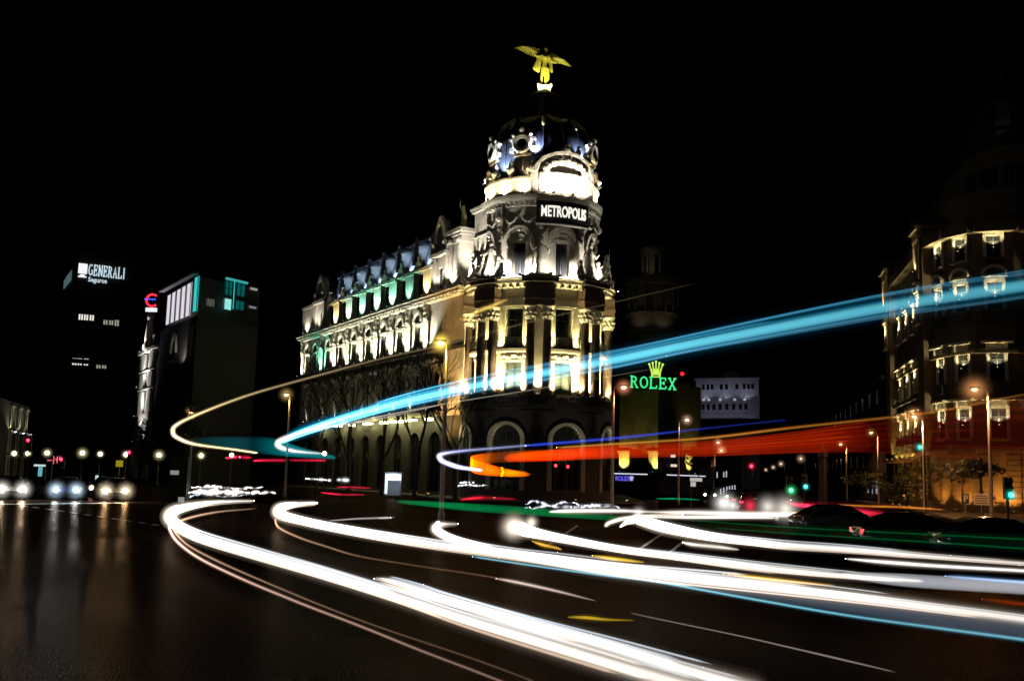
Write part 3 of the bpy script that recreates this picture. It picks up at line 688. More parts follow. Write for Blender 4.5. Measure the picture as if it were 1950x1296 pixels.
floodlight("added amber floodlight on the bare wall against the tower columns", wp(-3.8, -3.0, .35), wp(-3.9, -.02, 14), 3400, AMB, 36)
floodlight("strong floodlight at the foot of the chimney block", wp(-4.6, -.5, 21.4), wp(-4.8, 1.3, 24.5), 1500, WHITE, 95)
floodlight("floodlight at the foot of the tall attic pier", wp(-1.2, -.8, 21.4), wp(-1.2, .3, 25.0), 500, WHITE, 90)
floodlight("floodlight under the curly gable nearest the tower", wp(1.6, -.95, 21.4), wp(1.6, .0, 25.5), 330, WHITE, 100)
floodlight("floodlight under the curly gable at the far end of the wing", wp(40.3, -.95, 21.4), wp(40.3, .0, 25), 330, WHITE, 110)
floodlight("floodlight on the end pier of the wing", wp(44.8, -.95, 21.4), wp(44.8, .0, 24), 160, (1, .9, .75), 110)
for b in BAYS:
    floodlight(f"floodlight in the pavement below the {BN[b]} arched ground window", tp(9.6, b, .25), tp(7.6, b, 6.3), 300, (1, .92, .62), 44, "floodlights in the pavement round the tower")
# shop lamps under the first-floor ledge
lampm = emi("shop lamp", (1, .95, .42), 12)
for i, t in enumerate((1.5, 6.0, 9.0, 11.0, 14.0, 19.0, 24.0, 29.0, 37.0)):
    pos = wp(t, -.75, 8.05); glow_ = i in (2, 3, 4, 5)
    L = thing("canopy_lamp", f"lit shop lamp under the first floor ledge, {ORD[i]} from the tower", "lamp", pos, 0, "shop lamps under the ledge")
    MB(wmap).box(t - .5 - .4 * (i % 3), t + .5 + .3 * (i % 2), -1.0, -.5, 7.75 + .08 * (i % 2), 8.0).build("tube", lampm, L)
    MB(wmap).box(t - .55, t + .55, -1.0, -.5, 8.0, 8.08).box(t - .05, t + .05, -.7, -.4, 8.08, 8.3).build("bracket", IRON, L)
    l = bpy.data.lights.new("shop_light", 'POINT'); l.energy = 110; l.color = (1, .95, .42); l.shadow_soft_size = .3
    lo = bpy.data.objects.new("shop_light", l); COL.objects.link(lo); lo.location = (0, -.3, -.35); lo.parent = L; SHOPL = globals().setdefault("SHOPL", []); SHOPL.append((L, pos)) if glow_ else None

# ================================================================== OTHER BUILDINGS
def fmap2(A, B):
    A, B = Vector(A[:2]), Vector(B[:2]); d = (B - A).normalized(); n = Vector((-d.y, d.x))
    if n.dot(A + B) < 0: n = -n
    return (lambda t, y, z: (A.x + d.x * t + n.x * y, A.y + d.y * t + n.y * y, z)), (B - A).length
def G(px, Y): return (gx(px, Y), Y)
def foot(mb, pts, z0, z1):
    n = len(pts); vs = [(x, y, z0) for x, y in pts] + [(x, y, z1) for x, y in pts]
    return mb.add(vs, [list(range(n)), list(range(n, 2 * n))] + [[i, (i + 1) % n, n + (i + 1) % n, n + i] for i in range(n)])
def litwin(parent, fm, x0, x1, z0, z1, mat, mull=1, bars=0):
    o = MB(fm).box(x0, x1, -.03, .05, z0, z1).build("window", mat, parent)
    f = MB(fm)
    for i in range(mull + 2):
        x = x0 + (x1 - x0) * i / (mull + 1); f.box(x - .07, x + .07, -.12, -.04, z0 - .1, z1 + .1)
    for i in range(bars + 2):
        z = z0 + (z1 - z0) * i / (bars + 1); f.box(x0, x1, -.10, -.045, z - .05, z + .05)
    f.build("frame", IRON, o); return o
WWIN = emi("lit office window", (1, .97, .85), .85); DWIN = emi("dim office window", (1, .95, .75), .3)
# -- office block with the lit sign
OB = thing("office_tower", "tall dark office block with scattered lit windows and a lit roof sign", "building", (gx(170, 205), 205, 0))
A, B, C2, D_ = G(93, 222), G(118, 200), G(246, 206), G(250, 230)
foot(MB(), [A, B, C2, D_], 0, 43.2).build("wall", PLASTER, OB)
fm, L = fmap2(B, C2); fl = MB(fm)
for k in range(12): fl.box(0, L, -.18, -.002, 3.2 * k + 2.2, 3.2 * k + 3.1)
fl.build("spandrel", BASE, OB)
def onface(fm, L, pa, pb, Ya, px): return L * (px - pa) / (pb - pa)
for row, y, hh, xs, mt in ((0, 606, 1.2, (126, 136, 147), WWIN), (0, 613, 1.0, (174, 185), DWIN), (0, 613, 1.3, (196,), DWIN), (1, 689, 1.3, (86, 93), DWIN), (1, 690, 1.4, (120, 131, 143), WWIN), (1, 695, 1.3, (167, 178), DWIN)):
    for px in xs:
        fx = onface(fm, L, 118, 246, 0, max(px, 121)); z = at(px, y, 203).z
        if px < 118: continue
        litwin(OB, fm, fx, fx + .9, z - hh * .5, z + hh * .5, mt, 1)
fs_ = thing("roof_sign", "lit white block lettering and square emblem on the dark office block", "sign", fm(L / 2, -.3, 38.5))
m = MB(lambda x, y, z: fm(x * .92 + 5.3, y - .35, z + 38.75)); serif_text(m, "GENERALI", 2.1, .86, .12, .12, {'I': .6}); m.build("lettering", emi("sign pale cyan", (.72, .9, 1), .8), fs_)
vs, fc = text_mesh("Seguros", 1.25, .05, .95, .02)
MB(lambda x, y, z: fm(x * .92 + 3.7, y - .35, z + 37.5)).add(vs, fc).build("lettering", emi("sign pale cyan", (.72, .9, 1), .8), fs_)
m = MB(lambda x, y, z: fm(x * .9 + .85, y - .35, z + 38.9)); m.box(-.9, .9, -.1, .1, .0, 1.95).box(-.85, .85, -.1, .1, -.75, -.5).box(-.5, .5, -.1, .1, -.45, -.15); m.build("emblem", emi("sign white cool", (.9, .93, 1), 1.0), fs_)
fm2, L2 = fmap2(A, B)
s2 = thing("roof_sign", "narrow lit side sign seen edge-on at the left of the dark office block", "sign", fm2(L2 / 2, -.3, 38.5))
m = MB(lambda x, y, z: fm2(x * 1.35 + 13.0, y - .35, z + 38.7)); serif_text(m, "GENERALI", 1.9, .86, .12, .12, {'I': .6}); m.box(-6.2, -4.6, -.1, .1, 0, 1.8); m.build("lettering", emi("sign pale cyan dim", (.5, .85, 1), .12), s2)
# -- corner block with lit loft
CB = thing("corner_block", "dark corner building with white lit corner strip and glowing loft storey", "building", (gx(340, 150), 150, 0))
A, B, C2, D_ = G(250, 172), G(290, 156), G(356, 140), G(476, 150)
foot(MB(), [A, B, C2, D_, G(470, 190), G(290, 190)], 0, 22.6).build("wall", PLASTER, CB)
fmL, LL = fmap2(A, B); fmC, LC = fmap2(B, C2); fmD, LD = fmap2(C2, D_)
foot(MB(), [G(299, 156.4), G(357.5, 141.2), G(475, 151), G(466, 185), G(305, 185)], 22.62, 28.2).build("loft", PLASTER, CB)
zt = 28.0; zb = 22.9
for i in range(5):
    x0 = LC * .14 + LC * .135 * i * 1.05; litwin(CB, lambda t, y, z: fmC(t, y - .1 + 1.0 * 0, z), x0, x0 + LC * .115, zb, zt - .55 + .05 * i, emi("lit loft white", (.95, .9, 1), .75), 0)
litwin(CB, fmC, LC * .88, LC * .985, 23.2, 28.1, emi("lit loft teal", (.05, .75, .72), .75), 0)
MB(fmC).box(0, LC, -.9, -.1, 28.25, 28.5).build("eave", PALEWALL, CB)
for px0, px1, y0, y1, mt, ml, br in ((404, 419, 533, 560, emi("teal dark", (.0, .30, .30), .3), 1, 1), (420, 424, 533, 588, emi("lit loft teal", (.05, .75, .72), .75), 0, 0), (404, 419, 566, 588, emi("teal pale", (.35, .95, .85), .8), 0, 0), (427, 444, 538, 562, emi("teal dark", (.0, .30, .30), .3), 1, 0), (426, 444, 570, 588, emi("teal dark", (.0, .30, .30), .3), 1, 0), (372, 386, 567, 581, DWIN, 3, 3), (453, 470, 545, 551, DWIN, 0, 0), (453, 470, 580, 586, emi("dim pale", (.8, .85, .9), .2), 0, 0)):
    f = lambda p: LD * (p - 356) / 120; Yd = 140 + 10 * (px0 - 356) / 120
    litwin(CB, fmD, f(px0), f(px1), at(px0, y1, Yd).z, at(px0, y0, Yd).z, mt, ml, br)
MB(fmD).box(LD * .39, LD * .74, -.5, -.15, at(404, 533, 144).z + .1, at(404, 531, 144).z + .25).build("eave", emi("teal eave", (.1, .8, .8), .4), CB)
m = MB(fmL)
zz = lambda y: at(272, y, 164).z
for x0, x1 in ((LL * .22, LL * .40), (LL * .60, LL * .78)):
    for y0, y1 in ((792, 745), (738, 710), (702, 672)): m.box(x0, x1, -.35, -.002, zz(y0), zz(y1))
m.box(LL * .1, LL * .9, -.6, -.002, zz(670), zz(664)).box(LL * .15, LL * .85, -.4, -.003, zz(742), zz(740)).box(LL * .15, LL * .85, -.4, -.003, zz(707), zz(705))
m.build("pilaster", STONE, CB)
m = MB(fmL); c = LL * .52
m.capsule((c, -.3, zz(662)), .9, (c, -.3, zz(648)), .6); m.capsule((c, -.3, zz(645)), .7, (c + .2, -.3, zz(618)), .55); m.capsule((c + .2, -.3, zz(612)), .45, (c + .3, -.3, zz(604)), .6); m.ball((c + .4, -.3, zz(597)), .5, 8)
m.box(c - .8, c + .8, -.9, .3, zz(665), zz(661))
remeshed(m.build("statue", STONE, CB), .18)
m = MB(fmL); m.box(LL * .15, LL * .36, -.3, -.002, .2, zz(812)).box(LL * .64, LL * .85, -.3, -.002, .2, zz(812)); m.band(arc(LL * .5, zz(812), LL * .35, 2, 10), arc(LL * .5, zz(812), LL * .16, 1, 10), -.3, -.002); m.build("doorway", STONE, CB)
m = MB(fmC); m.band(arc(LC * .42, zz(690), 1.7, 3.0, 12), arc(LC * .42, zz(690), 1.2, 2.4, 12), -.25, -.002); m.box(LC * .42 - 1.6, LC * .42 + 1.6, -.3, -.002, zz(706), zz(702)).box(LC * .85, LC * .93, -.3, -.002, zz(705), zz(655)); m.build("arched_bay", STONE, CB)
for i, (y, wt) in enumerate(((668, 1300), (735, 1000), (790, 900), (838, 900))):
    floodlight(f"floodlight on the white lit corner strip, {ORD[i]} from the top", fmL(LL * .5, -1.6, zz(y) - .2), fmL(LL * .5, -.1, zz(y) + 3.2), wt, (.95, .96, 1), 110, "floodlights of the corner strip")
floodlight("floodlight beside the arched bay of the dark corner block", fmC(LC * .75, -1.3, zz(708)), fmC(LC * .7, 0, zz(690)), 110, (.9, .85, .85), 120)
sg = thing("logo_sign", "round red and blue neon emblem over a small white panel on the roof corner", "sign", fmL(LL * .95, -.5, 23))
q0 = at(291, 572, 156); fq = lambda x, y, z: (q0.x + x, q0.y + y, q0.z + z)
MB(fq).tube([(.9 * math.cos(R(a)), -.2, .9 * math.sin(R(a))) for a in range(50, 311, 20)], .18, 6).build("emblem", emi("neon red", (1, .03, .06), 1.2), sg)
MB(fq).box(-1.2, .5, -.35, -.15, .05, .25).build("bar", emi("neon blue", (.05, .08, 1), 1.2), sg)
MB(fq).box(-.9, .8, -.3, -.1, -1.75, -1.15).build("panel", emi("sign white cool", (.9, .93, 1), 1.0), sg)
MB(fq).box(-.06, .06, -.1, .0, -3.0, .9).build("post", IRON, sg)
# -- lit facade at the far left
LB = thing("terrace_building", "tall terraced building at the left picture edge with uplit windows", "building", (gx(10, 118), 118, 0))
A, B = G(-60, 100), G(47, 128); foot(MB(), [A, B, G(47, 140), G(-60, 135)], 0, 9.0).build("wall", PLASTER, LB)
fm, L = fmap2(A, B)
for px in (6, 22, 38):
    x = L * (px + 60) / 107 * 1.02
    for zb_ in (.6, 3.3, 6.1):
        o = window(fm, LB, x, 1.0, zb_, zb_ + 2, zb_ + 2, GLASS, depth=-.02, mull=1)
        MB(fm).box(x - .7, x - .5, -.15, -.002, zb_, zb_ + 2.2).box(x + .5, x + .7, -.15, -.002, zb_, zb_ + 2.2).box(x - .9, x + .9, -.3, -.002, zb_ + 2.2, zb_ + 2.45).build("surround", STONE, o)
for i, px in enumerate((4, 22, 39)):
    x = L * (px + 60) / 107
    floodlight(f"small floodlight under the top windows of the left edge building, {ORD[i]} from the left", fm(x + .9, -.6, 5.6), fm(x, 0, 7.6), 90, (1, .95, .65), 100, "floodlights of the left edge building")
# -- dark block behind the long wing's far end
DB = thing("dark_block", "unlit dark street block between the glowing loft and the long wing", "building", (gx(520, 195), 195, 0))
A, B = G(482, 185), G(572, 200); foot(MB(), [A, B, G(572, 225), G(482, 225)], 0, 24).build("wall", PLASTER, DB)
fm, L = fmap2(A, B); m = MB(fm)
for k in range(6): m.box(0, L, -.3, -.002, 4 * k + .2, 4 * k + .6)
m.build("string_course", BASE, DB)
# -- rotunda building behind, with the green sign
UMBR2 = pbr("dark brown stone", (.15, .125, .09), .85, noise=.35, nscale=1.0, bump=.4, bscale=5)  # dark brown stone, tone varied by noise
GB = thing("rotunda_building", "dark unlit building with tiered round tower behind the bright green sign", "building", (gx(1240, 172), 172, 0))
gc = Vector((gx(1238, 172), 172, 0)); gp = lambda r, a, z: Vector((gc.x + r * math.sin(R(a)), gc.y - r * math.cos(R(a)), z))
zy = lambda y, Y=172: at(1238, y, Y).z
foot(MB(), [G(1178, 163), G(1252, 158), G(1334, 172), G(1330, 200), G(1180, 200)], 6.9, zy(735)).build("wall", UMBR2, GB)
m = MB(); m.lathe(gc, [(4.6, zy(735)), (4.6, zy(640)), (4.9, zy(640)), (4.9, zy(632)), (3.9, zy(632)), (3.9, zy(548)), (4.8, zy(545)), (4.9, zy(535)), (2.0, zy(532)), (2.0, zy(524))], 40); m.build("round_tower", UMBR2, GB)
m = MB()
for k in range(16): m.tube([gp(4.35, 22.5 * k + a, zy(z)) for z in (600, 548) for a in (0,)], .2, 8)
m.lathe(gc, [(3.0, zy(606)), (4.65, zy(606)), (4.7, zy(600)), (3.0, zy(598))], 32, cap=False)
m.build("colonnade", UMBR2, GB)
m = MB()
for k in range(10): m.tube([gp(1.8, 36 * k, zy(525)), gp(1.8, 36 * k, zy(490))], .17, 8)
m.lathe(gc, [(1.0, zy(526)), (1.0, zy(490)), (2.05, zy(489)), (2.2, zy(478)), (2.2, zy(474)), (1.0, zy(470)), (.1, zy(469))], 24); m.build("belvedere", UMBR2, GB)
for dg in (-40, 5, 50):
    fb = lambda t, y, z, dg=dg: (gc.x + (4.62 - y) * math.sin(R(dg) + t / 4.6), gc.y - (4.62 - y) * math.cos(R(dg) + t / 4.6), z)
    o = window(fb, GB, 0, 1.7, zy(690), zy(655), zy(645), GLASS, depth=-.03); MB(fb).band(arc(0, zy(655), 1.3, 1.35, 10), arc(0, zy(655), .88, .9, 10), -.2, -.002).build("surround", UMBR2, o)
for i, (dg, z_) in enumerate(((-35, 634), (20, 634), (-20, 531))):  # invented fixtures that stand in for faint city light on the tower
    floodlight(f"added fill floodlight on the dark round tower behind the green sign, {ORD[i]}", gp(6.5 if z_ > 600 else 4.2, dg, zy(z_) + .3), gp(4.0 if z_ > 600 else 1.8, dg, zy(z_) + 4), 14, (1, .85, .6), 120, "added fill floodlights of the round tower", size=.1)
fmF, LF = fmap2(G(1178, 163), G(1252, 158)); fmG, LG = fmap2(G(1252, 158), G(1334, 172))
foot(MB(), [G(1180, 164.5), G(1252, 159.8), G(1332, 173), G(1330, 199), G(1182, 199)], 0, 6.88).build("shop_front", BASE, GB)
for i, (f, L, x0, x1) in enumerate(((fmF, LF, 0, 2.0), (fmF, LF, LF - 1.7, LF), (fmG, LG, 0.02, 1.7), (fmG, LG, LG * .62, LG * .80))):
    MB(f).box(x0, x1, -.0, .9, 3.2, 6.88).box(x0 - .1, x1 + .1, -.15, .9, 6.2, 6.6).build("pier", OCHRE, GB)
for i, (f, x) in enumerate(((fmF, 1.0), (fmF, LF - .1), (fmG, LG * .71))):
    floodlight(f"yellow floodlight at the foot of the shop pier, {ORD[i]} from the left", f(x, -1.1, 3.4), f(x, 0, 5.6), 480, (1, .88, .18), 84, "yellow floodlights of the shop piers", size=.12)
for f, L in ((fmF, LF), (fmG, LG)):
    MB(f).box(0, L * .9, -1.5, -.2, 3.0, 3.15).build("awning", IRON, GB); MB(f).box(0, L * .9, -1.56, -1.51, 2.98, 3.14).build("light_strip", emi("strip white", (.8, .85, 1), .9), GB)
for px, y in ((1215, 867), (1277, 868), (1280, 886)):
    q = at(px, y, 164 if px < 1250 else 165); MB(lambda x, t, z, q=q: (q.x + x, q.y + t, q.z + z)).box(-.55, .55, -1.3, -1.2, -.2, .2).build("window", emi("shop panel", (1, .8, .65), .8), GB)
bs = thing("shop_sign", "small blue lit shop sign below the yellow shop piers", "sign", fmF(1.5, -1.7, 2))
vs, fc = text_mesh("ROLEX", 1.0, .04, .72, .02)
q0 = at(1188, 914, 160); fq = lambda x, y, z: (q0.x + x, q0.y + y, q0.z + z)
MB(fq).box(-1.55, 1.45, -.1, .0, -.2, .75).build("board", BLACK, bs)
MB(fq).add([(x - .2, y - .15, z - .05) for x, y, z in vs], fc).build("lettering", emi("sign blue", (.16, .14, 1), .9), bs)
def crown(m, w, h, th):
    for k in range(5):
        x = (k - 2) / 2; hh = h * (1 - .09 * abs(k - 2)); m.tube([(x * w * .28, 0, .12 * h), (x * w * .36, 0, .45 * h), (x * w * .5, 0, hh)], th, 6); m.ball((x * w * .5, 0, hh), th * 1.7, 7)
    m.tube([(w * .33 * math.cos(R(a)), 0, .08 * h + .09 * h * math.sin(R(a))) for a in range(0, 361, 24)], th * .9, 6)
    for k in range(4): m.tube([((k - 1.5) * w * .17, 0, .16 * h), ((k - 1.5) * w * .235, 0, .52 * h)], th, 6)
    return m
crown(MB(lambda x, y, z: fq(x + 1.15, y - .15, z)), .55, .62, .05).build("emblem", emi("sign lilac", (.6, .55, 1), .8), bs)
# green roof sign with crown, standing on the front roof edge
rs = thing("neon_sign", "glowing green serif neon lettering beneath a yellow neon crown", "sign", (gx(1245, 154), 154, at(1245, 742, 154).z))
q0 = at(1244, 739, 154); fq = lambda x, y, z: (q0.x + x, q0.y + y, q0.z + z - .03 * x)
m = MB(fq); serif_text(m, "ROLEX", 1.62, 1.22, .18, .12); m.build("lettering", emi("neon green", (.05, .95, .30), 1.0), rs)
q1 = at(1249, 717, 154); f1 = lambda x, y, z: (q1.x + x, q1.y + y, q1.z + z)
crown(MB(f1), 2.0, 2.25, .105).build("emblem", emi("neon lime", (.62, .95, .12), 1.0), rs)
m = MB(fq)
for x in (-3.2, -1.6, 0, 1.6, 3.2): m.box(x - .05, x + .05, .15, .25, -.5, 1.7)
m.box(-3.6, 3.6, .12, .22, -.25, -.12).box(-3.6, 3.6, .12, .22, 1.0, 1.12).build("frame", IRON, rs)
l = bpy.data.lights.new("neon_light", 'POINT'); l.energy = 9; l.color = (.1, 1, .3); l.shadow_soft_size = .8
lo = bpy.data.objects.new("neon_light", l); COL.objects.link(lo); lo.location = Vector((0, -.6, 1)); lo.parent = rs
rl = thing("beacon_light", "small red light high on the dark wall right of the green sign", "light", at(1298, 716, 163))
q0 = at(1298, 712, 163); MB(lambda x, y, z: (q0.x + x, q0.y + y, q0.z + z)).ball((0, -.6, 0), .32, 8).build("lens", emi("beacon red", (1, .02, .04), 1.3), rl)
MB(lambda x, y, z: (q0.x + x, q0.y + y, q0.z + z)).box(-.3, .3, -.5, 1.5, -.5, -.32).build("bracket", IRON, rl)

# -- far pale building at the end of the street
FB = thing("palace_building", "distant pale grey building with two rows of small windows beside the green sign", "building", (gx(1390, 390), 390, 0))
A, B = G(1318, 396), G(1447, 384); fm, L = fmap2(A, B)
zf = lambda y: at(1390, y, 390).z
foot(MB(), [A, B, G(1447, 430), G(1318, 430)], 0, zf(757)).build("wall", PALEWALL, FB); MB(fm).box(-.2, L + .2, -.5, -.002, zf(789), zf(787)).box(-.2, L + .2, -9, -.5, zf(801), zf(799)).build("terrace", PALEWALL, FB)
MB(fm).box(1, L - .5, .8, 30, zf(757), zf(722)).build("upper_wall", PALEWALL, FB)
MB(fm).box(.3, L, .2, 31, zf(722), zf(719)).box(-.3, L + .3, -.8, 1, zf(758), zf(756)).build("cornice", PALEWALL, FB)
MB(fm).box(L * .42, L * .68, 2, 12, zf(719), zf(711)).prism([(L * .44, zf(711)), (L * .66, zf(711)), (L * .55, zf(705))], 2, 12).build("attic_block", PALEWALL, FB)
fx = lambda px: L * (px - 1318) / 129
for px in (1338, 1347, 1355, 1373, 1383, 1403, 1417, 1425, 1433): MB(fm).box(fx(px) - .55, fx(px) + .55, .74, .79, zf(741), zf(731)).build("window", GLASS, FB)
for px in (1339, 1349, 1360, 1372, 1385, 1398, 1411, 1421): MB(fm).box(fx(px) - .6, fx(px) + .6, -.06, -.01, zf(780), zf(769)).build("window", GLASS, FB)
for px in (1340, 1350, 1372, 1400, 1419): MB(fm).box(fx(px) - .5, fx(px) + .5, -.06, -.01, zf(763), zf(758.5)).build("window", emi("far lit window", (.9, .9, 1), .35), FB)
for i, f in enumerate((.2, .5, .8)):
    floodlight(f"floodlight on the cornice of the distant pale building, {ORD[i]} from the left", fm(L * f, -3.0, zf(757)), fm(L * f, .8, zf(733)), 70, (.78, .78, 1), 150, "floodlights of the distant pale building", size=.25)
    floodlight(f"floodlight in front of the distant pale building, {ORD[i]} from the left", fm(L * f, -7, zf(798)), fm(L * f, 0, zf(768)), 70, (.75, .75, 1), 120, "floodlights before the distant pale building", size=.25)

# -- big ornate building on the right
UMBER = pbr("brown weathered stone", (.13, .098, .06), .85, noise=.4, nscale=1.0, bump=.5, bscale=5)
RB = thing("avenue_building", "tall ochre stone building with rounded corner and uplit hooded windows at right", "building", (gx(1800, 105), 105, 0))
far, cor = Vector((47.75, 129.5)), Vector((42.7, 105))
pl = [far, cor, Vector(G(1818, 101.2)), Vector(G(1868, 98.4)), Vector(G(1945, 97.2)), Vector(G(2040, 98.5)), Vector(G(2150, 102))]
pts = [(p.x, p.y) for p in pl] + [(pl[-1].x, 135), (pl[0].x + 8, 138)]
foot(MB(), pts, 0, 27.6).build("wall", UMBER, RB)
def belt(name, z0, z1, out, mat=UMBER):
    m = MB()
    for a, b in zip(pl[:-1], pl[1:]):
        f, L = fmap2(a, b); mm = MB(f).box(-.05, L + .05, -out, -.002, z0, z1); m.add([tuple(v) for v in mm.v], mm.f)
    m.build(name, mat, RB)
belt("plinth", 0, 1.0, .25); belt("string_course", 5.6, 6.0, .5); belt("string_course", 15.0, 15.3, .4); belt("cornice", 26.6, 27.6, .9); belt("string_course", 10.6, 10.85, .3)
cpts = [(Vector(p) - Vector((70, 125))) * .94 + Vector((70, 125)) for p in pts]
foot(MB(), [(p.x, p.y) for p in cpts], 27.62, 31.5).build("attic", UMBER, RB)
up = [(Vector(p) - Vector((75, 128))) * .84 + Vector((75, 128)) for p in pts]; foot(MB(), [(p.x, p.y) for p in up], 31.52, 37.0).build("upper_storey", UMBER, RB)
MB().add([(p.x, p.y, 37.01) for p in up] + [((p.x - 75) * .8 + 75, (p.y - 128) * .8 + 128, 41.5) for p in up], [list(range(len(up), 2 * len(up)))] + [[k, (k + 1) % len(up), len(up) + (k + 1) % len(up), len(up) + k] for k in range(len(up))]).build("roof", SLATE, RB)
for k in (1, 2, 3):
    f, L = fmap2(up[k], up[k + 1])
    for u in (.3, .7): window(f, RB, L * u, 1.1, 32.6, 35.0, 35.0, GLASS, depth=-.03)
tw = MB(); tw.lathe((gx(1935, 112), 112, 36.5), [(4.5, 0), (4.5, 4.2), (5, 4.3), (5, 5), (4.2, 5.2), (3.6, 7.6), (2, 9.6), (.6, 10.5), (.25, 12)], 20); tw.build("corner_tower", SLATE, RB)
ROWS = [(24.2, 2.1, 0), (19.2, 2.6, 1), (13.0 - .6, 2.8, 2), (7.0, 2.8, 2)]      # sill, height, hood kind
GLOW = (1, .84, .42)
def hooded(f, x, zb, hgt, kind, wd=1.3):
    o = window(f, RB, x, wd, zb, zb + hgt, zb + hgt, GLASS, depth=-.02, mull=1)
    s_ = MB(f); q = wd / 2
    s_.box(x - q - .28, x - q, -.22, -.002, zb, zb + hgt + .25).box(x + q, x + q + .28, -.22, -.002, zb, zb + hgt + .25).box(x - q, x + q, -.22, -.002, zb + hgt, zb + hgt + .25)
    zt = zb + hgt + .25
    if kind == 1:
        s_.box(x - q - .45, x + q + .45, -.5, -.002, zt + .25, zt + .45); s_.band(arc(x, zt + .45, q + .55, .95, 10), arc(x, zt + .45, q + .3, .7, 10), -.55, -.002); s_.box(x - q - .2, x + q + .2, -.3, -.002, zt, zt + .25)
    else:
        s_.box(x - q - .3, x + q + .3, -.3, -.002, zt, zt + .5).box(x - q - .75, x + q + .75, -.75, -.002, zt + .5, zt + .72)
        if kind == 2:
            for k in (-1, 1): s_.box(x + k * (q + .15) - .14, x + k * (q + .15) + .14, -.5, -.3, zt - .1, zt + .5)
    s_.build("surround", CARVED, o)
    MB(f).box(x - q - .35, x + q + .35, -.55, -.002, zb - .25, zb - .02).build("sill", UMBER, o)
    l = (f(x, -.42, zb + hgt * .45), f(x, -.3, zt + .4))
    return l
cols = []
RN = ["top", "second", "third", "fourth"]
def fcol(nm, f, x, rows, watts):
    for i in rows:
        zb, hg, kd = ROWS[i]; p, a = hooded(f, x, zb, hg, kd)
        floodlight(f"small uplight, {RN[i]} window row of the right building, {nm}", p, a, watts, GLOW, 125, "window uplights of the right building", size=.06, rad=.05)
for nm, k in (("column next to the corner", 1), ("second column round the corner", 2), ("third column round the corner", 3), ("rightmost column", 4)):
    f, L = fmap2(pl[k], pl[k + 1]); fcol(nm, f, L * .5, (0, 1, 2, 3), 190)
    for z0, z1 in ((11.3, 12.1), (18.0, 18.9)): MB(f).box(L * .5 - 1.2, L * .5 + 1.2, -.7, -.56, z0, z1).build("balcony_railing", IRON, RB)
f, L = fmap2(far, cor)
for j, (u, rows) in enumerate(((.22, (1, 2, 3)), (.42, (1, 2, 3)), (.62, (1, 2, 3)))):
    fcol(f"{ORD[j]} far side column", f, L * u, rows, 190)
for z0, z1 in ((11.6, 12.0), (6.05, 6.9)): MB(f).box(L * .12, L * .74, -.8, -.56, z0, z1).build("balcony_railing", IRON, RB)
for u, nm in ((.04, "far"), (.93, "near")):
    m = MB(f); c = L * u; w_ = 1.7
    m.box(c - w_, c + w_, -.9, 3, 6.1, 28.6).box(c - w_ - .3, c + w_ + .3, -1.6, 3.4, 28.6, 29.0).prism([(c - w_ - .3, 29.0), (c + w_ + .3, 29.0), (c, 30.3)], -1.5, 3)
    for t in (-1.1, 0, 1.1): m.tube([(c + t, -1.1, 23.5), (c + t, -1.1, 27.4)], .2, 8); m.ball((c + t, -1.1, 27.7), .3, 7)
    m.box(c - w_, c + w_, -1.3, -.9, 27.9, 28.6)
    m.build("corner_bay", UMBER, RB)
    fb = lambda t, y, z, f=f: f(t, y - .9, z)
    fcol_p = hooded(fb, c, 19.2, 2.6, 1); floodlight(f"small uplight at the window of the {nm} projecting bay", *fcol_p, 190, GLOW, 125, "uplights of the projecting bays", size=.06)
    floodlight(f"small uplight under the gabled top of the {nm} projecting bay", f(c, -1.55, 24.5), f(c, -1.2, 28.4), 260, GLOW, 120, "uplights of the gabled bays", size=.08)
# ground floor: rusticated piers, entrance with lit ledge
for k in range(len(pl) - 1):
    f, L = fmap2(pl[k], pl[k + 1]); n = max(1, round(L / 3.4))
    for i in range(n + 1):
        x = min(max(L * i / n, .55), L - .55); m = MB(f)
        for c in range(9): m.box(x - .55, x + .55, -.3, -.002, 1.05 + .5 * c, 1.05 + .5 * c + .44)
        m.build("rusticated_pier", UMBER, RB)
f, L = fmap2(far, cor)
MB(f).box(L * .1, L * .62, -2.0, -.3, 5.05, 5.35).build("canopy", UMBER, RB)
for i, u in enumerate((.15, .3, .45, .58)):
    floodlight(f"yellow lamp on the entrance canopy of the right building, {ORD[i]} from the far end", f(L * u, -1.6, 5.45), f(L * u, -.1, 7.0), 120, (1, .72, .15), 130, "yellow lamps on the entrance canopy", size=.1)
fP = [(f, L * u) for u in (.3, .5, .75)]
for k, n_ in ((1, 1), (2, 1), (3, 2), (4, 2)):
    f2, L2_ = fmap2(pl[k], pl[k + 1]); fP += [(f2, L2_ * (i + .5) / n_) for i in range(n_)]
for i, (f2, x) in enumerate(fP):  # invented fixtures, added to give the ground floor its orange glow
    floodlight(f"amber floodlight at the foot of the right building's rusticated wall, {ORD[i]} from the far end", f2(x, -1.6, .3), f2(x, -.1, 3.4), 240, (1, .40, .06), 105, "added amber floodlights at the rusticated wall", size=.12)
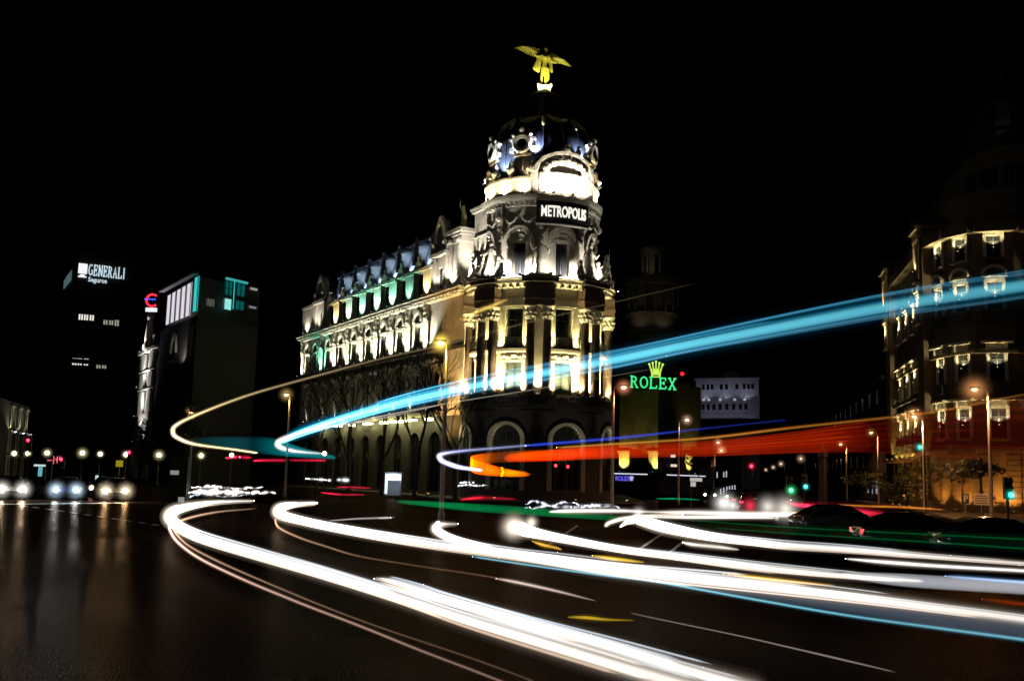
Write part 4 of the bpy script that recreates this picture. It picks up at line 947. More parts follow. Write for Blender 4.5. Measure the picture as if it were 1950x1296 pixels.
# -- dark terraces further down the right street
SBk = thing("street_terrace", "long unlit terrace lining the far right side of the street", "building", (gx(1600, 220), 220, 0))
A, B = Vector(G(1688, 136)), Vector(G(1500, 360)); n_ = Vector((1, .3))
foot(MB(), [tuple(A), tuple(B), (B.x + 40, B.y + 10), (A.x + 30, A.y + 8)], 0, 17).build("wall", PLASTER, SBk)
f, L = fmap2(A, B); m = MB(f)
for k in range(4): m.box(0, L, -.4, -.002, 4.2 * k + 3.6, 4.2 * k + 4.0)
m.build("string_course", OCHRE, SBk)
for i in range(14):
    for k in range(3): MB(f).box(6 + i * 8, 7.4 + i * 8, -.05, .0, 5 + 4.2 * k, 7 + 4.2 * k).build("window", GLASS, SBk)
for i, x in enumerate((8, 12, 17)):
    MB(f).box(x, x + 1.2, -.12, -.06, 1.2, 3.1).build("shop_window", emi("shop window cool", (.75, .8, 1), .35), SBk)

# ================================================================== PAVEMENTS, KERBS, MARKINGS
def pavement(name, pts, h=.13):
    foot(MB(), pts, .0, h).build(name, PAVE)["kind"] = "structure"
pavement("pavement_corner", [tuple(tp(11, a, 0).xy) for a in range(-60, 100, 10)] + [(16, 150), (-10, 150)] + [tuple(wp(48, -3, 0).xy), tuple(wp(0, -3, 0).xy)][::1])
pavement("pavement_right", [(25.5, 52), (40, 105), (45, 130), (90, 330), (120, 330), (60, 90), (60, 52)])
m = MB()
def stripe(px0, y0, px1, y1, wd):
    a, b = atz(px0, y0, 0), atz(px1, y1, 0); d = (b - a).normalized(); n = Vector((-d.y, d.x, 0)) * wd / 2
    m.add([tuple(a - n + Vector((0, 0, .004))), tuple(b - n + Vector((0, 0, .004))), tuple(b + n + Vector((0, 0, .004))), tuple(a + n + Vector((0, 0, .004)))], [[0, 1, 2, 3]])
stripe(-60, 960, 232, 957, .5)
for i in range(14):
    u = i / 13; x = 40 + 330 * u ** 1.05; y = 962 + 48 * u ** 1.1; stripe(x, y, x + 11, y + 1.8, .14)
for x0, y0, x1, y1 in ((1210, 1050, 1262, 1015), (1262, 1062, 1312, 1022), (1040, 1040, 1100, 1000)): stripe(x0, y0, x1, y1, .12)
m.build("road_markings", PAINT)["kind"] = "structure"

# ================================================================== STREET LAMPS
SOD = (1, .42, .14); YSOD = (1, .70, .12)
def glow_ball(col, b, r):  # self-lit volume fading outwards, imitates glare
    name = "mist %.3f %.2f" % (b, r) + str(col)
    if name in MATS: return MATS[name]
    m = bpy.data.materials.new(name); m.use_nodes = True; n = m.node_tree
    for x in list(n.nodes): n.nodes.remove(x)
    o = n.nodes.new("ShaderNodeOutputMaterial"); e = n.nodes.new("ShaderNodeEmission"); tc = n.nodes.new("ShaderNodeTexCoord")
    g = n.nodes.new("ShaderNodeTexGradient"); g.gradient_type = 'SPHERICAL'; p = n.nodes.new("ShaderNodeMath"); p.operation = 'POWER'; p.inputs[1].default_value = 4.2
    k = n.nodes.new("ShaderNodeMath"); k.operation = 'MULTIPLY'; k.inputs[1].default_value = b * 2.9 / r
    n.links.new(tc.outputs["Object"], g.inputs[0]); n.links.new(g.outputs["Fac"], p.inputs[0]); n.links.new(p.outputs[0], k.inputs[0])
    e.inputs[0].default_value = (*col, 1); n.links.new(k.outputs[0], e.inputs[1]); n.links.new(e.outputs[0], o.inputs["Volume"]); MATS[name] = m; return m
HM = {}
def halo(parent, c, r, col, b, name="halo"):       # added glowing ball that imitates glare round a light
    r *= 1.5; mt = glow_ball(col, b, round(r, 2))
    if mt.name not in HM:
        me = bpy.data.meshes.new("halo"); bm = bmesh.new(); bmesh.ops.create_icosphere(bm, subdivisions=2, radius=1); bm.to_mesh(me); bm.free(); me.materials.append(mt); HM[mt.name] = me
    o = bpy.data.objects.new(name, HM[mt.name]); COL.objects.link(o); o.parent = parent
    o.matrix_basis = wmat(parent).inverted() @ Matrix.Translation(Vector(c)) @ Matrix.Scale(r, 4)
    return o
def street_lamp(label, px, ytop, Y, hz, armdx, col, em, watts=0, hr=.9, hb=.35, group="tall street lamps", base=0.0):
    x = gx(px, Y); t = thing("street_lamp", label, "street lamp", (x, Y, base), 0, group)
    m = MB(); m.lathe((x, Y, base), [(.16, 0), (.16, .5), (.11, .6), (.09, hz * .6), (.06, hz - .1)], 10); m.build("pole", POLE, t, True)
    MB().tube([(x, Y, hz - .15), (x + armdx * .3, Y, hz + .02), (x + armdx, Y, hz + .05)], .035, 8).build("arm", POLE, t)
    hx = x + armdx
    hd = MB().box(hx - .28, hx + .28, Y - .14, Y + .14, hz + .0, hz + .12).build("lamp_head", POLE, t)
    MB().ball((hx, Y, hz - .02), .15, 10, .8).build("lens", emi("lamp lens" + str(col), col, em), hd)
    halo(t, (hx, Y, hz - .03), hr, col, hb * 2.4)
    if watts:
        l = bpy.data.lights.new("lamp_light", 'SPOT'); l.energy = watts * (2.2 if px > 1500 else .5); l.color = col; l.shadow_soft_size = .15; l.spot_size = R(176); l.spot_blend = .25
        lo = bpy.data.objects.new("lamp_light", l); COL.objects.link(lo); lo.location = Vector((armdx, 0, hz - base - .35)); lo.parent = t
    return t
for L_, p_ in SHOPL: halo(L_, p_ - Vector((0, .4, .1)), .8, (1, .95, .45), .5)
street_lamp("tall street lamp in front of the right ornate building, nearest on that side", 1887, 740, 59, 7.9, -.75, SOD, 14, 900)
street_lamp("second tall street lamp on the right, beside the high green traffic light", 1760, 795, 85, 8.0, -.7, SOD, 14, 1100)
street_lamp("third street lamp from the right, dim and slim before the yellow canopy", 1673, 827, 113, 8.0, -.7, SOD, 3, 500, .6, .15)
street_lamp("fourth street lamp from the right, thin pole before the dark terrace", 1613, 848, 145, 7.9, -.8, SOD, 6, 300, .6, .2)
for i, (px, y, Y) in enumerate(((1534, 875, 231), (1494, 886, 300), (1478, 892, 370), (1463, 897, 450), (1446, 901, 540))):
    street_lamp(f"distant street lamp in the receding right row, {ORD[i]} after the dark pillar", px, y, Y, 7.8, -1.0, (1, .62, .4), 8, 0, 1.1, .25, "distant street lamps of the right row")
for i, (px, y, Y) in enumerate(((1364, 862, 190), (1360, 876, 235), (1357, 887, 290), (1354, 895, 350), (1351, 901, 420), (1349, 906, 520))):
    street_lamp(f"small orange street lamp in the left row of the central street, {ORD[i]} from the top", px, y, Y, 7.9, .9, (1, .45, .2), 10, 0, 1.2, .4, "orange lamps down the central street")
street_lamp("tall street lamp left of the green neon lettering, reddish glow", 1166, 735, 64, 7.9, .62, (1, .30, .16), 14, 500, .55, .5)
street_lamp("street lamp in front of the dark building right of the neon sign", 1292, 797, 97, 7.9, .75, (1, .55, .35), 14, 300, .6, .35)
street_lamp("smaller street lamp on the central reserve beside the far pale building", 1358, 840, 151, 7.9, .7, (1, .42, .2), 10, 0, .8, .3)
street_lamp("street lamp with yellow glow in front of the long wing's near end", 843, 650, 49, 8.45, -.32, YSOD, 30, 500, .55, 1.1)
street_lamp("street lamp with amber glow below the start of the long wing", 545, 752, 80, 8.0, -.3, (1, .62, .2), 12, 300, .6, .3)
street_lamp("street lamp over the amber lit tree at left", 362, 785, 109, 7.9, -.3, (1, .62, .2), 10, 500, .7, .3)
for i, (px, y) in enumerate(((27, 863), (53, 863), (90, 862), (157, 862), (191, 864), (240, 865), (303, 866), (383, 867), (441, 866), (618, 863))):
    Y = 112 + 4 * math.sin(i * 2.1); p = at(px, y, Y); hz = p.z
    t = thing("globe_lamp", f"globe street lamp of the left row above the waiting cars, {ORD[i]} from the left", "street lamp", (p.x, Y, 0), 0, "globe lamps along the left street")
    MB().lathe((p.x, Y, 0), [(.14, 0), (.14, .4), (.07, .5), (.05, hz - .3)], 8).build("pole", IRON, t, True)
    MB().lathe((p.x, Y, hz - .32), [(.05, 0), (.18, .06), (.18, .1)], 10).build("collar", IRON, t)
    MB().ball(p, .22, 10).build("globe", emi("globe glass", (1, .92, .55), 9), t)
    rr = (.42, .42, .5, .6, .42, .45, .6, .5, .2, .3)[i]
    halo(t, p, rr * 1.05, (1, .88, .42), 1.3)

# ================================================================== TRAFFIC LIGHTS
def traffic_light(label, px, py, Y, col, on, r=.15, hr=.28, arm=0, hb=.8):
    p = at(px, py, Y); x0 = p.x + arm
    t = thing("traffic_light", label, "traffic light", (x0, Y + .2, 0), 0, "traffic lights")
    top = p.z + (.65 if on == 2 else .3 if on == 1 else .4)
    MB().tube([(x0, Y + .2, 0), (x0, Y + .2, top - .1)], .06, 8).build("pole", IRON, t)
    if arm: MB().tube([(x0, Y + .2, top - .2), (p.x, Y + .2, top - .2)], .04, 6).build("arm", IRON, t)
    z0 = p.z - .32 * on
    m = MB(); m.box(p.x - .18, p.x + .18, Y + .02, Y + .25, z0 - .2, z0 + .84)
    for k in range(3): m.tube([(p.x, Y - .16, z0 + .32 * k + .02), (p.x, Y + .02, z0 + .32 * k)], .14, 10)
    h = m.build("housing", BLACK, t)
    for k in range(3):
        MB().ball((p.x, Y - .12, z0 + .32 * k), .125, 8).build("lens", emi("signal" + str(col), col, 9) if k == on else BLACK, h)
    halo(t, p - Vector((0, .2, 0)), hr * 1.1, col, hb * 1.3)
GRN = (.02, .95, .45); GRN2 = (.03, .9, .62); RED = (1, .02, .06)
traffic_light("low green traffic light left of the tall dark pillar, brightest green", 1505, 933, 60, (.05, 1, .25), 0, hr=.34)
traffic_light("small bluish green traffic light beside the tall dark pillar", 1533, 926, 72, GRN2, 0, hr=.26)
traffic_light("high green traffic light mounted beside the second right street lamp", 1750, 851, 82, GRN2, 0, arm=.5, hr=.38)
traffic_light("low blue green traffic light near the right picture edge", 1922, 942, 50, GRN2, 0, hr=.3)
traffic_light("red traffic light over the far end of the central street", 1430, 887, 82, RED, 2, hr=.32)
traffic_light("red traffic light beside a globe lamp above the waiting cars", 247, 861, 84, RED, 2, hr=.24)
traffic_light("small red traffic light above the blue white headlights", 118, 874, 84, RED, 2, hr=.18)
traffic_light("highest red traffic light at the far left", 55, 838, 84, RED, 2, hr=.2)
traffic_light("dim red traffic light behind the orange light trail, left one", 1058, 886, 92, (.7, .03, .02), 2, hr=.2, hb=.3)
traffic_light("dim red traffic light behind the orange light trail, right one", 1081, 888, 92, (.8, .02, .03), 2, hr=.24, hb=.4)

# ================================================================== CARS
PROF = [(-2.12, .36, .52, .66, .70, .62), (-2.0, .24, .58, .78, .82, .74), (-1.6, .2, .66, .88, .87, .78), (-.98, .2, .72, .97, .88, .80), (-.62, .2, .75, 1.2, .885, .70), (-.22, .2, .76, 1.39, .885, .62), (.35, .2, .77, 1.45, .885, .60), (.95, .2, .78, 1.41, .885, .60), (1.4, .2, .79, 1.25, .88, .66), (1.78, .22, .8, 1.02, .86, .74), (2.02, .3, .78, .96, .82, .72), (2.12, .42, .72, .88, .74, .66)]
def car(label, pos, heading, paint, head=None, tail=None, group=None, hl=60, sc=(1, 1, 1), spot=0):
    t = thing("car", label, "car", (*pos, 0), heading, group); M = t.matrix_basis
    f = lambda x, y, z: tuple(M @ Vector((x * sc[0], y * sc[1], z * sc[2])))
    vs, fs = [], []
    for x, zb, zm, zt, w_, wt in PROF:
        vs += [(x, -w_ * .93, zb), (x, -w_, (zb + zm) / 2), (x, -w_, zm), (x, -wt, zt - .04), (x, -wt * .75, zt), (x, wt * .75, zt), (x, wt, zt - .04), (x, w_, zm), (x, w_, (zb + zm) / 2), (x, w_ * .93, zb)]
    for i in range(len(PROF) - 1):
        for k in range(10): fs.append([10 * i + k, 10 * i + (k + 1) % 10, 10 * i + 10 + (k + 1) % 10, 10 * i + 10 + k])
    fs.append(list(range(9, -1, -1))); e = 10 * (len(PROF) - 1); fs.append([e + k for k in range(10)])
    MB(f).add(vs, fs).build("body", paint, t, True)
    g = MB(f)
    def q(i, a, b, lo, hi, k=.012):
        P, Q = PROF[i], PROF[i + 1]
        for s in (-1, 1):
            def pt(pr, u): return (pr[0], s * (pr[4] + (pr[5] - pr[4]) * u + k), pr[2] + (pr[3] - .04 - pr[2]) * u)
            pts = [pt(P, lo), pt(Q, lo), pt(Q, hi), pt(P, hi)]
            g.add(pts, [[0, 1, 2, 3]])
    for i in (3, 4, 5, 6, 7, 8): q(i, 0, 0, .28 if i not in (3,) else .6, .88)
    for i0, i1 in ((3, 5), (7, 9)):
        for i in range(i0, i1):
            P, Q = PROF[i], PROF[i + 1]; g.add([(P[0], -P[5] * .74, P[3] + .012), (P[0], P[5] * .74, P[3] + .012), (Q[0], Q[5] * .74, Q[3] + .012), (Q[0], -Q[5] * .74, Q[3] + .012)], [[0, 1, 2, 3]])
    g.build("windows", GLASS, t)
    for x in (-1.32, 1.32):
        for s in (-1, 1):
            w_ = MB(f).tube([(x, s * .70, .32), (x, s * .895, .32)], .32, 18).build("wheel", TYRE, t)
            MB(f).tube([(x, s * .88, .32), (x, s * .905, .32)], .2, 12).build("rim", CHROME, w_)
    MB(f).box(-2.14, -2.1, -.45, .45, .42, .54).build("grille", BLACK, t)
    MB(f).box(2.11, 2.135, -.26, .26, .60, .71).build("number_plate", PALEWALL, t)
    for s in (-1, 1):
        MB(f).box(-.72, -.55, *sorted((s * .9, s * 1.06)), .93, 1.06).build("mirror", paint, t)
        c = f(-2.08, s * .58, .64); o = MB(f).ball((-2.06, s * .58, .64), .13, 10).build("headlight", emi("headlamp" + str(head), head, hl) if head else CHROME, t)
        MB(f).box(2.03, 2.12, *sorted((s * .5, s * .78)), .70, .86).build("tail_light", emi("tail lamp" + str(tail), tail, 2.2) if tail else pbr("red lens", (.25, .01, .01), .2), t)
        if head:
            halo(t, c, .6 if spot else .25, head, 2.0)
    if spot:
        for s in (-1, 1):
            l = bpy.data.lights.new("headlight_beam", 'SPOT'); l.energy = spot; l.color = head; l.spot_size = R(70); l.spot_blend = .9; l.shadow_soft_size = .1
            lo = bpy.data.objects.new("headlight_beam", l); COL.objects.link(lo)
            lo.matrix_basis = Matrix.Translation((-2.3, s * .58, .64)) @ Vector((-1, 0, -.16)).to_track_quat('-Z', 'Y').to_matrix().to_4x4(); lo.parent = t
    return t
DK = pbr("dark car paint", (.02, .02, .024), .2, coat=1); NAVY = pbr("navy car paint", (.02, .03, .07), .2, coat=1); SILV = pbr("silver car paint", (.3, .3, .3), .25, metal=.6, coat=1); GREYP = pbr("grey car paint", (.1, .1, .1), .25, coat=1)
face = lambda p: math.atan2(p[1], p[0])          # nose (-x) towards the camera
def lcar(label, px, Y, paint, head, hl, spot, dh=0):
    p = G(px, Y); car(label, p, face(p) + dh, paint, head, None, "cars waiting at the left", hl, spot=spot)
lcar("pale car with white headlights waiting at the far left edge", 22, 66, SILV, (1, .93, .82), 900, 350, .08)
lcar("dark blue car with blue white headlights, second waiting car from left", 130, 68, NAVY, (.62, .82, 1), 1000, 400)
lcar("grey car with warm white headlights, rightmost of the waiting cars", 224, 69, GREYP, (1, .78, .5), 800, 320)
p = G(206, 76); car("car with one warm headlight half hidden behind the grey waiting car", p, face(p) - .2, DK, (1, .72, .4), None, "cars waiting at the left", 60)
p = G(-40, 64); car("car cut by the left picture edge with warm headlights", p, face(p), GREYP, (1, .8, .5), None, "cars waiting at the left", 60, spot=300)
p = G(1748, 36); car("dark hatchback with glowing red tail light in the right car row", p, R(196) + math.pi * 0 + R(-20), DK, None, (1, .06, .07), "dark cars in the right row")
p = G(1905, 33); car("dark car at the right picture edge with reflective roof", p, R(178), NAVY, None, None, "dark cars in the right row")
p = G(1600, 47); car("dark car behind the green streak, leftmost of the right row", p, R(190), GREYP, None, None, "dark cars in the right row")
p = G(1470, 62); car("dark car seen between the litter bin and the tall dark pillar", p, R(120), DK, None, (1, .05, .08), "dark cars in the right row")
for i, (px, Y, hd) in enumerate(((1352, 130, (1, .95, .85)), (1395, 120, (1, .96, .9)), (1440, 110, (.95, .96, 1)), (1490, 118, (1, .93, .8)), (1515, 104, (1, .95, .88)))):
    p = G(px, Y); car(f"distant car with white headlights down the central street, {ORD[i]} from the left", p, face(p), DK, hd, None, "distant cars on the central street", 40)

for i, (px, Y, dh) in enumerate(((1408, 92, .1), (1428, 84, .0), (1452, 96, -.1), (1478, 88, .15), (1536, 78, .3))):
    p = G(px, Y); car(f"dark car with glowing red tail lights driving down the central street, {ORD[i]} from left", p, face(p) + math.pi + dh, DK, None, (1, .03, .06), "cars driving down the central street")
AR = thing("arcade_building", "low dark building with narrow white lit windows behind the distant cars", "building", (gx(1385, 175), 175, 0))
A, B = G(1362, 178), G(1412, 172); foot(MB(), [A, B, G(1412, 190), G(1362, 190)], 0, 7).build("wall", PLASTER, AR); fmA, LA = fmap2(A, B)
for px, y0, y1 in ((1366, 898, 909), (1379, 898, 908), (1384, 896, 908), (1373, 930, 941), (1379, 928, 941), (1385, 926, 941), (1390, 925, 941), (1395, 924, 941), (1400, 923, 939)):
    x = LA * (px - 1362) / 50; MB(fmA).box(x - .12, x + .12, -.06, -.01, at(px, y1, 174).z, at(px, y0, 174).z).build("window", emi("arcade white", (.85, .85, 1), .55), AR)
# ================================================================== STREET FURNITURE
def pt(px, Y): return gx(px, Y)
x = pt(343, 63); t = thing("information_pillar", "dark street pillar with small white label standing at the left bend", "pillar", (x, 63, 0))
MB().box(x - .55, x + .55, 62.7, 63.3, .15, 2.85).build("body", BLACK, t); MB().box(x - .62, x + .62, 62.6, 63.4, 0, .15).box(x - .6, x + .6, 62.65, 63.35, 2.85, 2.95).build("base", IRON, t)
MB().box(x + .12, x + .48, 62.66, 62.695, .2, .5).build("label_plate", emi("plate pale", (.8, .8, .75), .3), t); MB().box(x - .45, x + .05, 62.66, 62.695, 1.8, 2.05).build("display", emi("plate pale", (.8, .8, .75), .3), t)
x = pt(750, 99); t = thing("phone_booth", "small white glowing booth on the pavement before the long wing", "booth", (x, 99, .13))
bm_ = emi("booth light", (.75, .9, 1), 1.1)
MB().box(x - .75, x + .75, 98.6, 98.7, 1.55, 2.15).box(x - .75, x - .5, 98.6, 98.7, .3, 1.55).build("light_panel", bm_, t)
MB().box(x + .62, x + .75, 98.6, 98.7, .2, 1.55).box(x - .8, x + .8, 98.55, 99.8, 2.15, 2.3).box(x - .75, x - .65, 98.72, 99.8, .13, 2.15).box(x + .65, x + .75, 98.72, 99.8, .13, 2.15).box(x - .65, x + .65, 99.7, 99.8, .13, 2.15).build("frame", PALEWALL, t)
l = bpy.data.lights.new("booth_glow", 'POINT'); l.energy = 60; l.color = (.7, .85, 1); l.shadow_soft_size = .3; lo = bpy.data.objects.new("booth_glow", l); COL.objects.link(lo); lo.location = (0, -.8, 1.6); lo.parent = t
def bin_post(label, px, Y, w_, z0, z1, name="litter_bin", cat="litter bin"):
    x = pt(px, Y); t = thing(name, label, cat, (x, Y, 0))
    MB().tube([(x, Y, 0), (x, Y, z0 + .1)], .07, 8).build("post", IRON, t)
    m = MB(); m.lathe((x, Y, z0), [(w_ * .42, 0), (w_ * .5, .08), (w_ * .5, z1 - z0 - .1), (w_ * .44, z1 - z0)], 14); m.build("body", BLACK, t)
bin_post("dark litter bin on a post in front of the white traffic glare", 1364, 62, .6, .45, 1.25)
bin_post("small dark bin left of the central reserve, among white streaks", 1240, 66, .9, .3, 1.0)
x = pt(1567, 66); t = thing("advertising_column", "tall slim dark column standing before the red tail light blur", "column", (x, 66, 0))
m = MB(); m.lathe((x, 66, 0), [(.38, 0), (.38, .3), (.27, .4), (.27, 3.9), (.36, 4.0), (.36, 4.2), (.12, 4.6)], 18); m.build("shaft", BLACK, t, False); MB().lathe((x, 66, 4.6), [(.1, 0), (.12, .12), (.02, .3)], 10).build("finial", IRON, t)
x = pt(1430, 66); t = thing("bollard", "dark post standing between the litter bin and distant cars", "bollard", (x, 66, 0)); MB().lathe((x, 66, 0), [(.16, 0), (.16, .1), (.11, .15), (.1, .95), (.14, 1.0), (.1, 1.1), (.02, 1.14)], 12).build("shaft", IRON, t, True)
# signs
def sign_post(label, px, Y, z0, parts, name="road_sign"):
    x = pt(px, Y); t = thing(name, label, "sign", (x, Y, 0)); MB().tube([(x, Y, 0), (x, Y, z0 + .6)], .035, 8).build("pole", POLE, t)
    for nm, mt, b in parts:
        m = MB(); [m.box(x + q[0], x + q[1], Y + q[2], Y + q[3], z0 + q[4], z0 + q[5]) for q in b]; m.build(nm, mt, t)
    return t, x
BLUES = pbr("blue sign sheet", (.03, .05, .16), .4); WSH = pbr("white sign sheet", (.75, .72, .66), .5)
t, x = sign_post("dark blue parking sign with white letter beside the notice board", 1837, 66, 1.35, [("panel", BLUES, [(-.24, .24, -.08, -.05, 0, .62)])])
vs, fc = text_mesh("P", .55, .008, 1, .02); MB().add([(v[0] + x, 65.905 + v[1], v[2] + 1.48) for v in vs], fc).build("lettering", WSH, t)
t, x = sign_post("white notice board with text lines under the right street lamp", 1868, 66, 1.3, [("panel", WSH, [(-.5, .5, -.08, -.05, 0, .7)])])
m = MB()
for k in range(4): m.box(x - .42, x + .4 - .1 * (k % 2), 65.905, 65.915, 1.38 + .15 * k, 1.43 + .15 * k)
m.build("text_lines", pbr("dark lettering", (.12, .08, .06), .6), t)
sign_post("small square pale sign right of the notice board", 1885, 66, 1.55, [("panel", WSH, [(-.05, .33, -.08, -.05, 0, .36)]), ("text_lines", pbr("dark lettering", (.12, .08, .06), .6), [(.02, .1, -.09, -.082, .1, .26), (.16, .26, -.09, -.082, .1, .26)])])
sign_post("square yellow sign above the warm headlights at left", 228, 75, 2.15, [("panel", emi("yellow sign", (.75, .6, .03), .35), [(-.25, .25, -.08, -.05, 0, .45)])])
t, x = sign_post("red lit shop sign with letters beside the small red traffic light", 100, 112, 2.5, [("letters", emi("shop red", (1, .15, .2), .9), [(-.6, -.1, -.1, -.05, 0, .12), (.1, .18, -.1, -.05, -.3, .5), (.3, .6, -.1, -.05, .1, .25), (.45, .55, -.1, -.05, -.2, .5), (.7, .9, -.1, -.05, .2, .5)])], "shop_sign")
t, x = sign_post("pale cyan lit kiosk panel under the left globe lamps", 77, 108, .9, [("canopy", emi("kiosk white", (.8, 1, .95), .7), [(-.42, .42, -.5, .3, 1.0, 1.2)]), ("panel", emi("kiosk cyan", (.2, .7, .8), .55), [(-.12, .3, -.1, -.05, 0, .95)])], "kiosk_sign")
t, x = sign_post("small white upright lit panel between the globe lamps", 187, 108, .7, [("panel", emi("kiosk white", (.8, 1, .95), .7), [(-.15, .15, -.1, -.05, 0, .45)]), ("strip", emi("neon blue", (.05, .08, 1), 1.2), [(.3, 1.1, -.1, -.05, .05, .1)])], "kiosk_sign")
t, x = sign_post("white lit street direction sign on a pole right of the yellow piers", 1316, 92, 2.0, [("panel", emi("sign pale", (.9, .88, .8), .5), [(-.1, .95, -.1, -.05, .25, .55), (-.05, .4, -.1, -.05, -.2, .2)])])

# ================================================================== TREES
def bare_tree(label, px, Y, hgt, seed, spread=.55):
    rnd = random.Random(seed); x = pt(px, Y); t = thing("bare_tree", label, "tree", (x, Y, 0), 0, "bare trees before the long wing")
    tr = MB(); br = MB()
    def grow(m, p, d, ln, r, dep):
        q = p; pts = [p]; dd = d
        for k in range(3):
            dd = (dd + Vector((rnd.uniform(-.16, .16), rnd.uniform(-.16, .16), rnd.uniform(-.02, .12)))).normalized(); q = q + dd * ln / 3; pts.append(q)
        m.tube(pts, [r, r * .88, r * .78, r * .66], 5 if dep > 2 else 4)
        if dep == 0: return
        for k in range(3 if dep > 1 else 4):
            nd = (dd + Vector((rnd.uniform(-1, 1), rnd.uniform(-1, 1), rnd.uniform(-.25, .6))) * (spread + .12 * rnd.random())).normalized()
            grow(br, pts[-1] if k < 2 else pts[2], nd, ln * rnd.uniform(.62, .82), r * rnd.uniform(.5, .68), dep - 1)
    grow(tr, Vector((x, Y, 0)), Vector((0, 0, 1)), hgt * .30, .21, 5)
    tr.build("trunk", BARK, t); br.build("branches", BARK, t)
bare_tree("bare tree against the amber wall left of the tower", 868, 92, 14.5, 3)
bare_tree("bare tree before the middle of the long wing, nearest the yellow lamp", 790, 96, 16, 5)
bare_tree("bare tree before the middle of the long wing, left of the yellow lamp's tree", 728, 102, 16.5, 8)
bare_tree("bare tree at the far part of the long wing", 665, 110, 16, 11)
bare_tree("leftmost bare tree at the far end of the long wing", 605, 118, 15, 14)
def leafy(label, px, Y, zc, rx, rz, n, seed, group=None, mat=LEAF, ls=.16):
    rnd = random.Random(seed); x = pt(px, Y); t = thing("leafy_tree", label, "tree", (x, Y, 0), 0, group)
    m = MB(); m.tube([(x, Y, 0), (x + .05, Y, zc * .5), (x, Y, zc)], [.12, .09, .05], 7)
    for k in range(6):
        a = k * 1.05; m.tube([(x, Y, zc - rz * .7), (x + rx * .6 * math.cos(a), Y + rx * .6 * math.sin(a), zc + rz * .2)], [.05, .02], 5)
    m.build("trunk", BARK, t)
    c = MB(); cl = [(rnd.gauss(0, .45), rnd.gauss(0, .45), rnd.gauss(0, .45), rnd.uniform(.3, .55)) for _ in range(14)]
    for _ in range(n):
        a = rnd.choice(cl); v = Vector((rnd.gauss(0, 1), rnd.gauss(0, 1), rnd.gauss(0, 1))).normalized() * a[3] * rnd.uniform(.6, 1)
        p = Vector((x + (a[0] + v.x) * rx, Y + (a[1] + v.y) * rx, zc + (a[2] + v.z) * rz))
        u = Vector((rnd.gauss(0, 1), rnd.gauss(0, 1), rnd.gauss(0, 1))).normalized(); w_ = u.orthogonal().normalized()
        s_ = ls * rnd.uniform(.6, 1.2); c.add([tuple(p - u * s_), tuple(p + w_ * s_ * .5), tuple(p + u * s_), tuple(p - w_ * s_ * .5)], [[0, 1, 2, 3]])
    c.build("crown", mat, t)
leafy("small round leafy tree before the dark terrace at right, left one", 1640, 108, 2.9, 2.0, 1.4, 1600, 1, "round street trees at right")
leafy("small round leafy tree under the yellow canopy, right one", 1727, 92, 3.0, 1.9, 1.5, 1600, 2, "round street trees at right")
leafy("flat topped leafy tree near the right street lamp", 1868, 80, 3.9, 2.0, .8, 1500, 3)
leafy("leafy tree lit amber by the street lamp at left", 352, 106, 6.2, 1.7, 1.5, 1700, 4)
leafy("leafy tree silhouetted before the white lit doorway at left", 268, 150, 4.5, 2.6, 2.6, 1500, 5, None, LEAF, .22)
leafy("leafy tree lit yellow at the right end of the shop piers", 1330, 158, 5.6, 2.4, 2.0, 1500, 6, None, LEAF, .2)

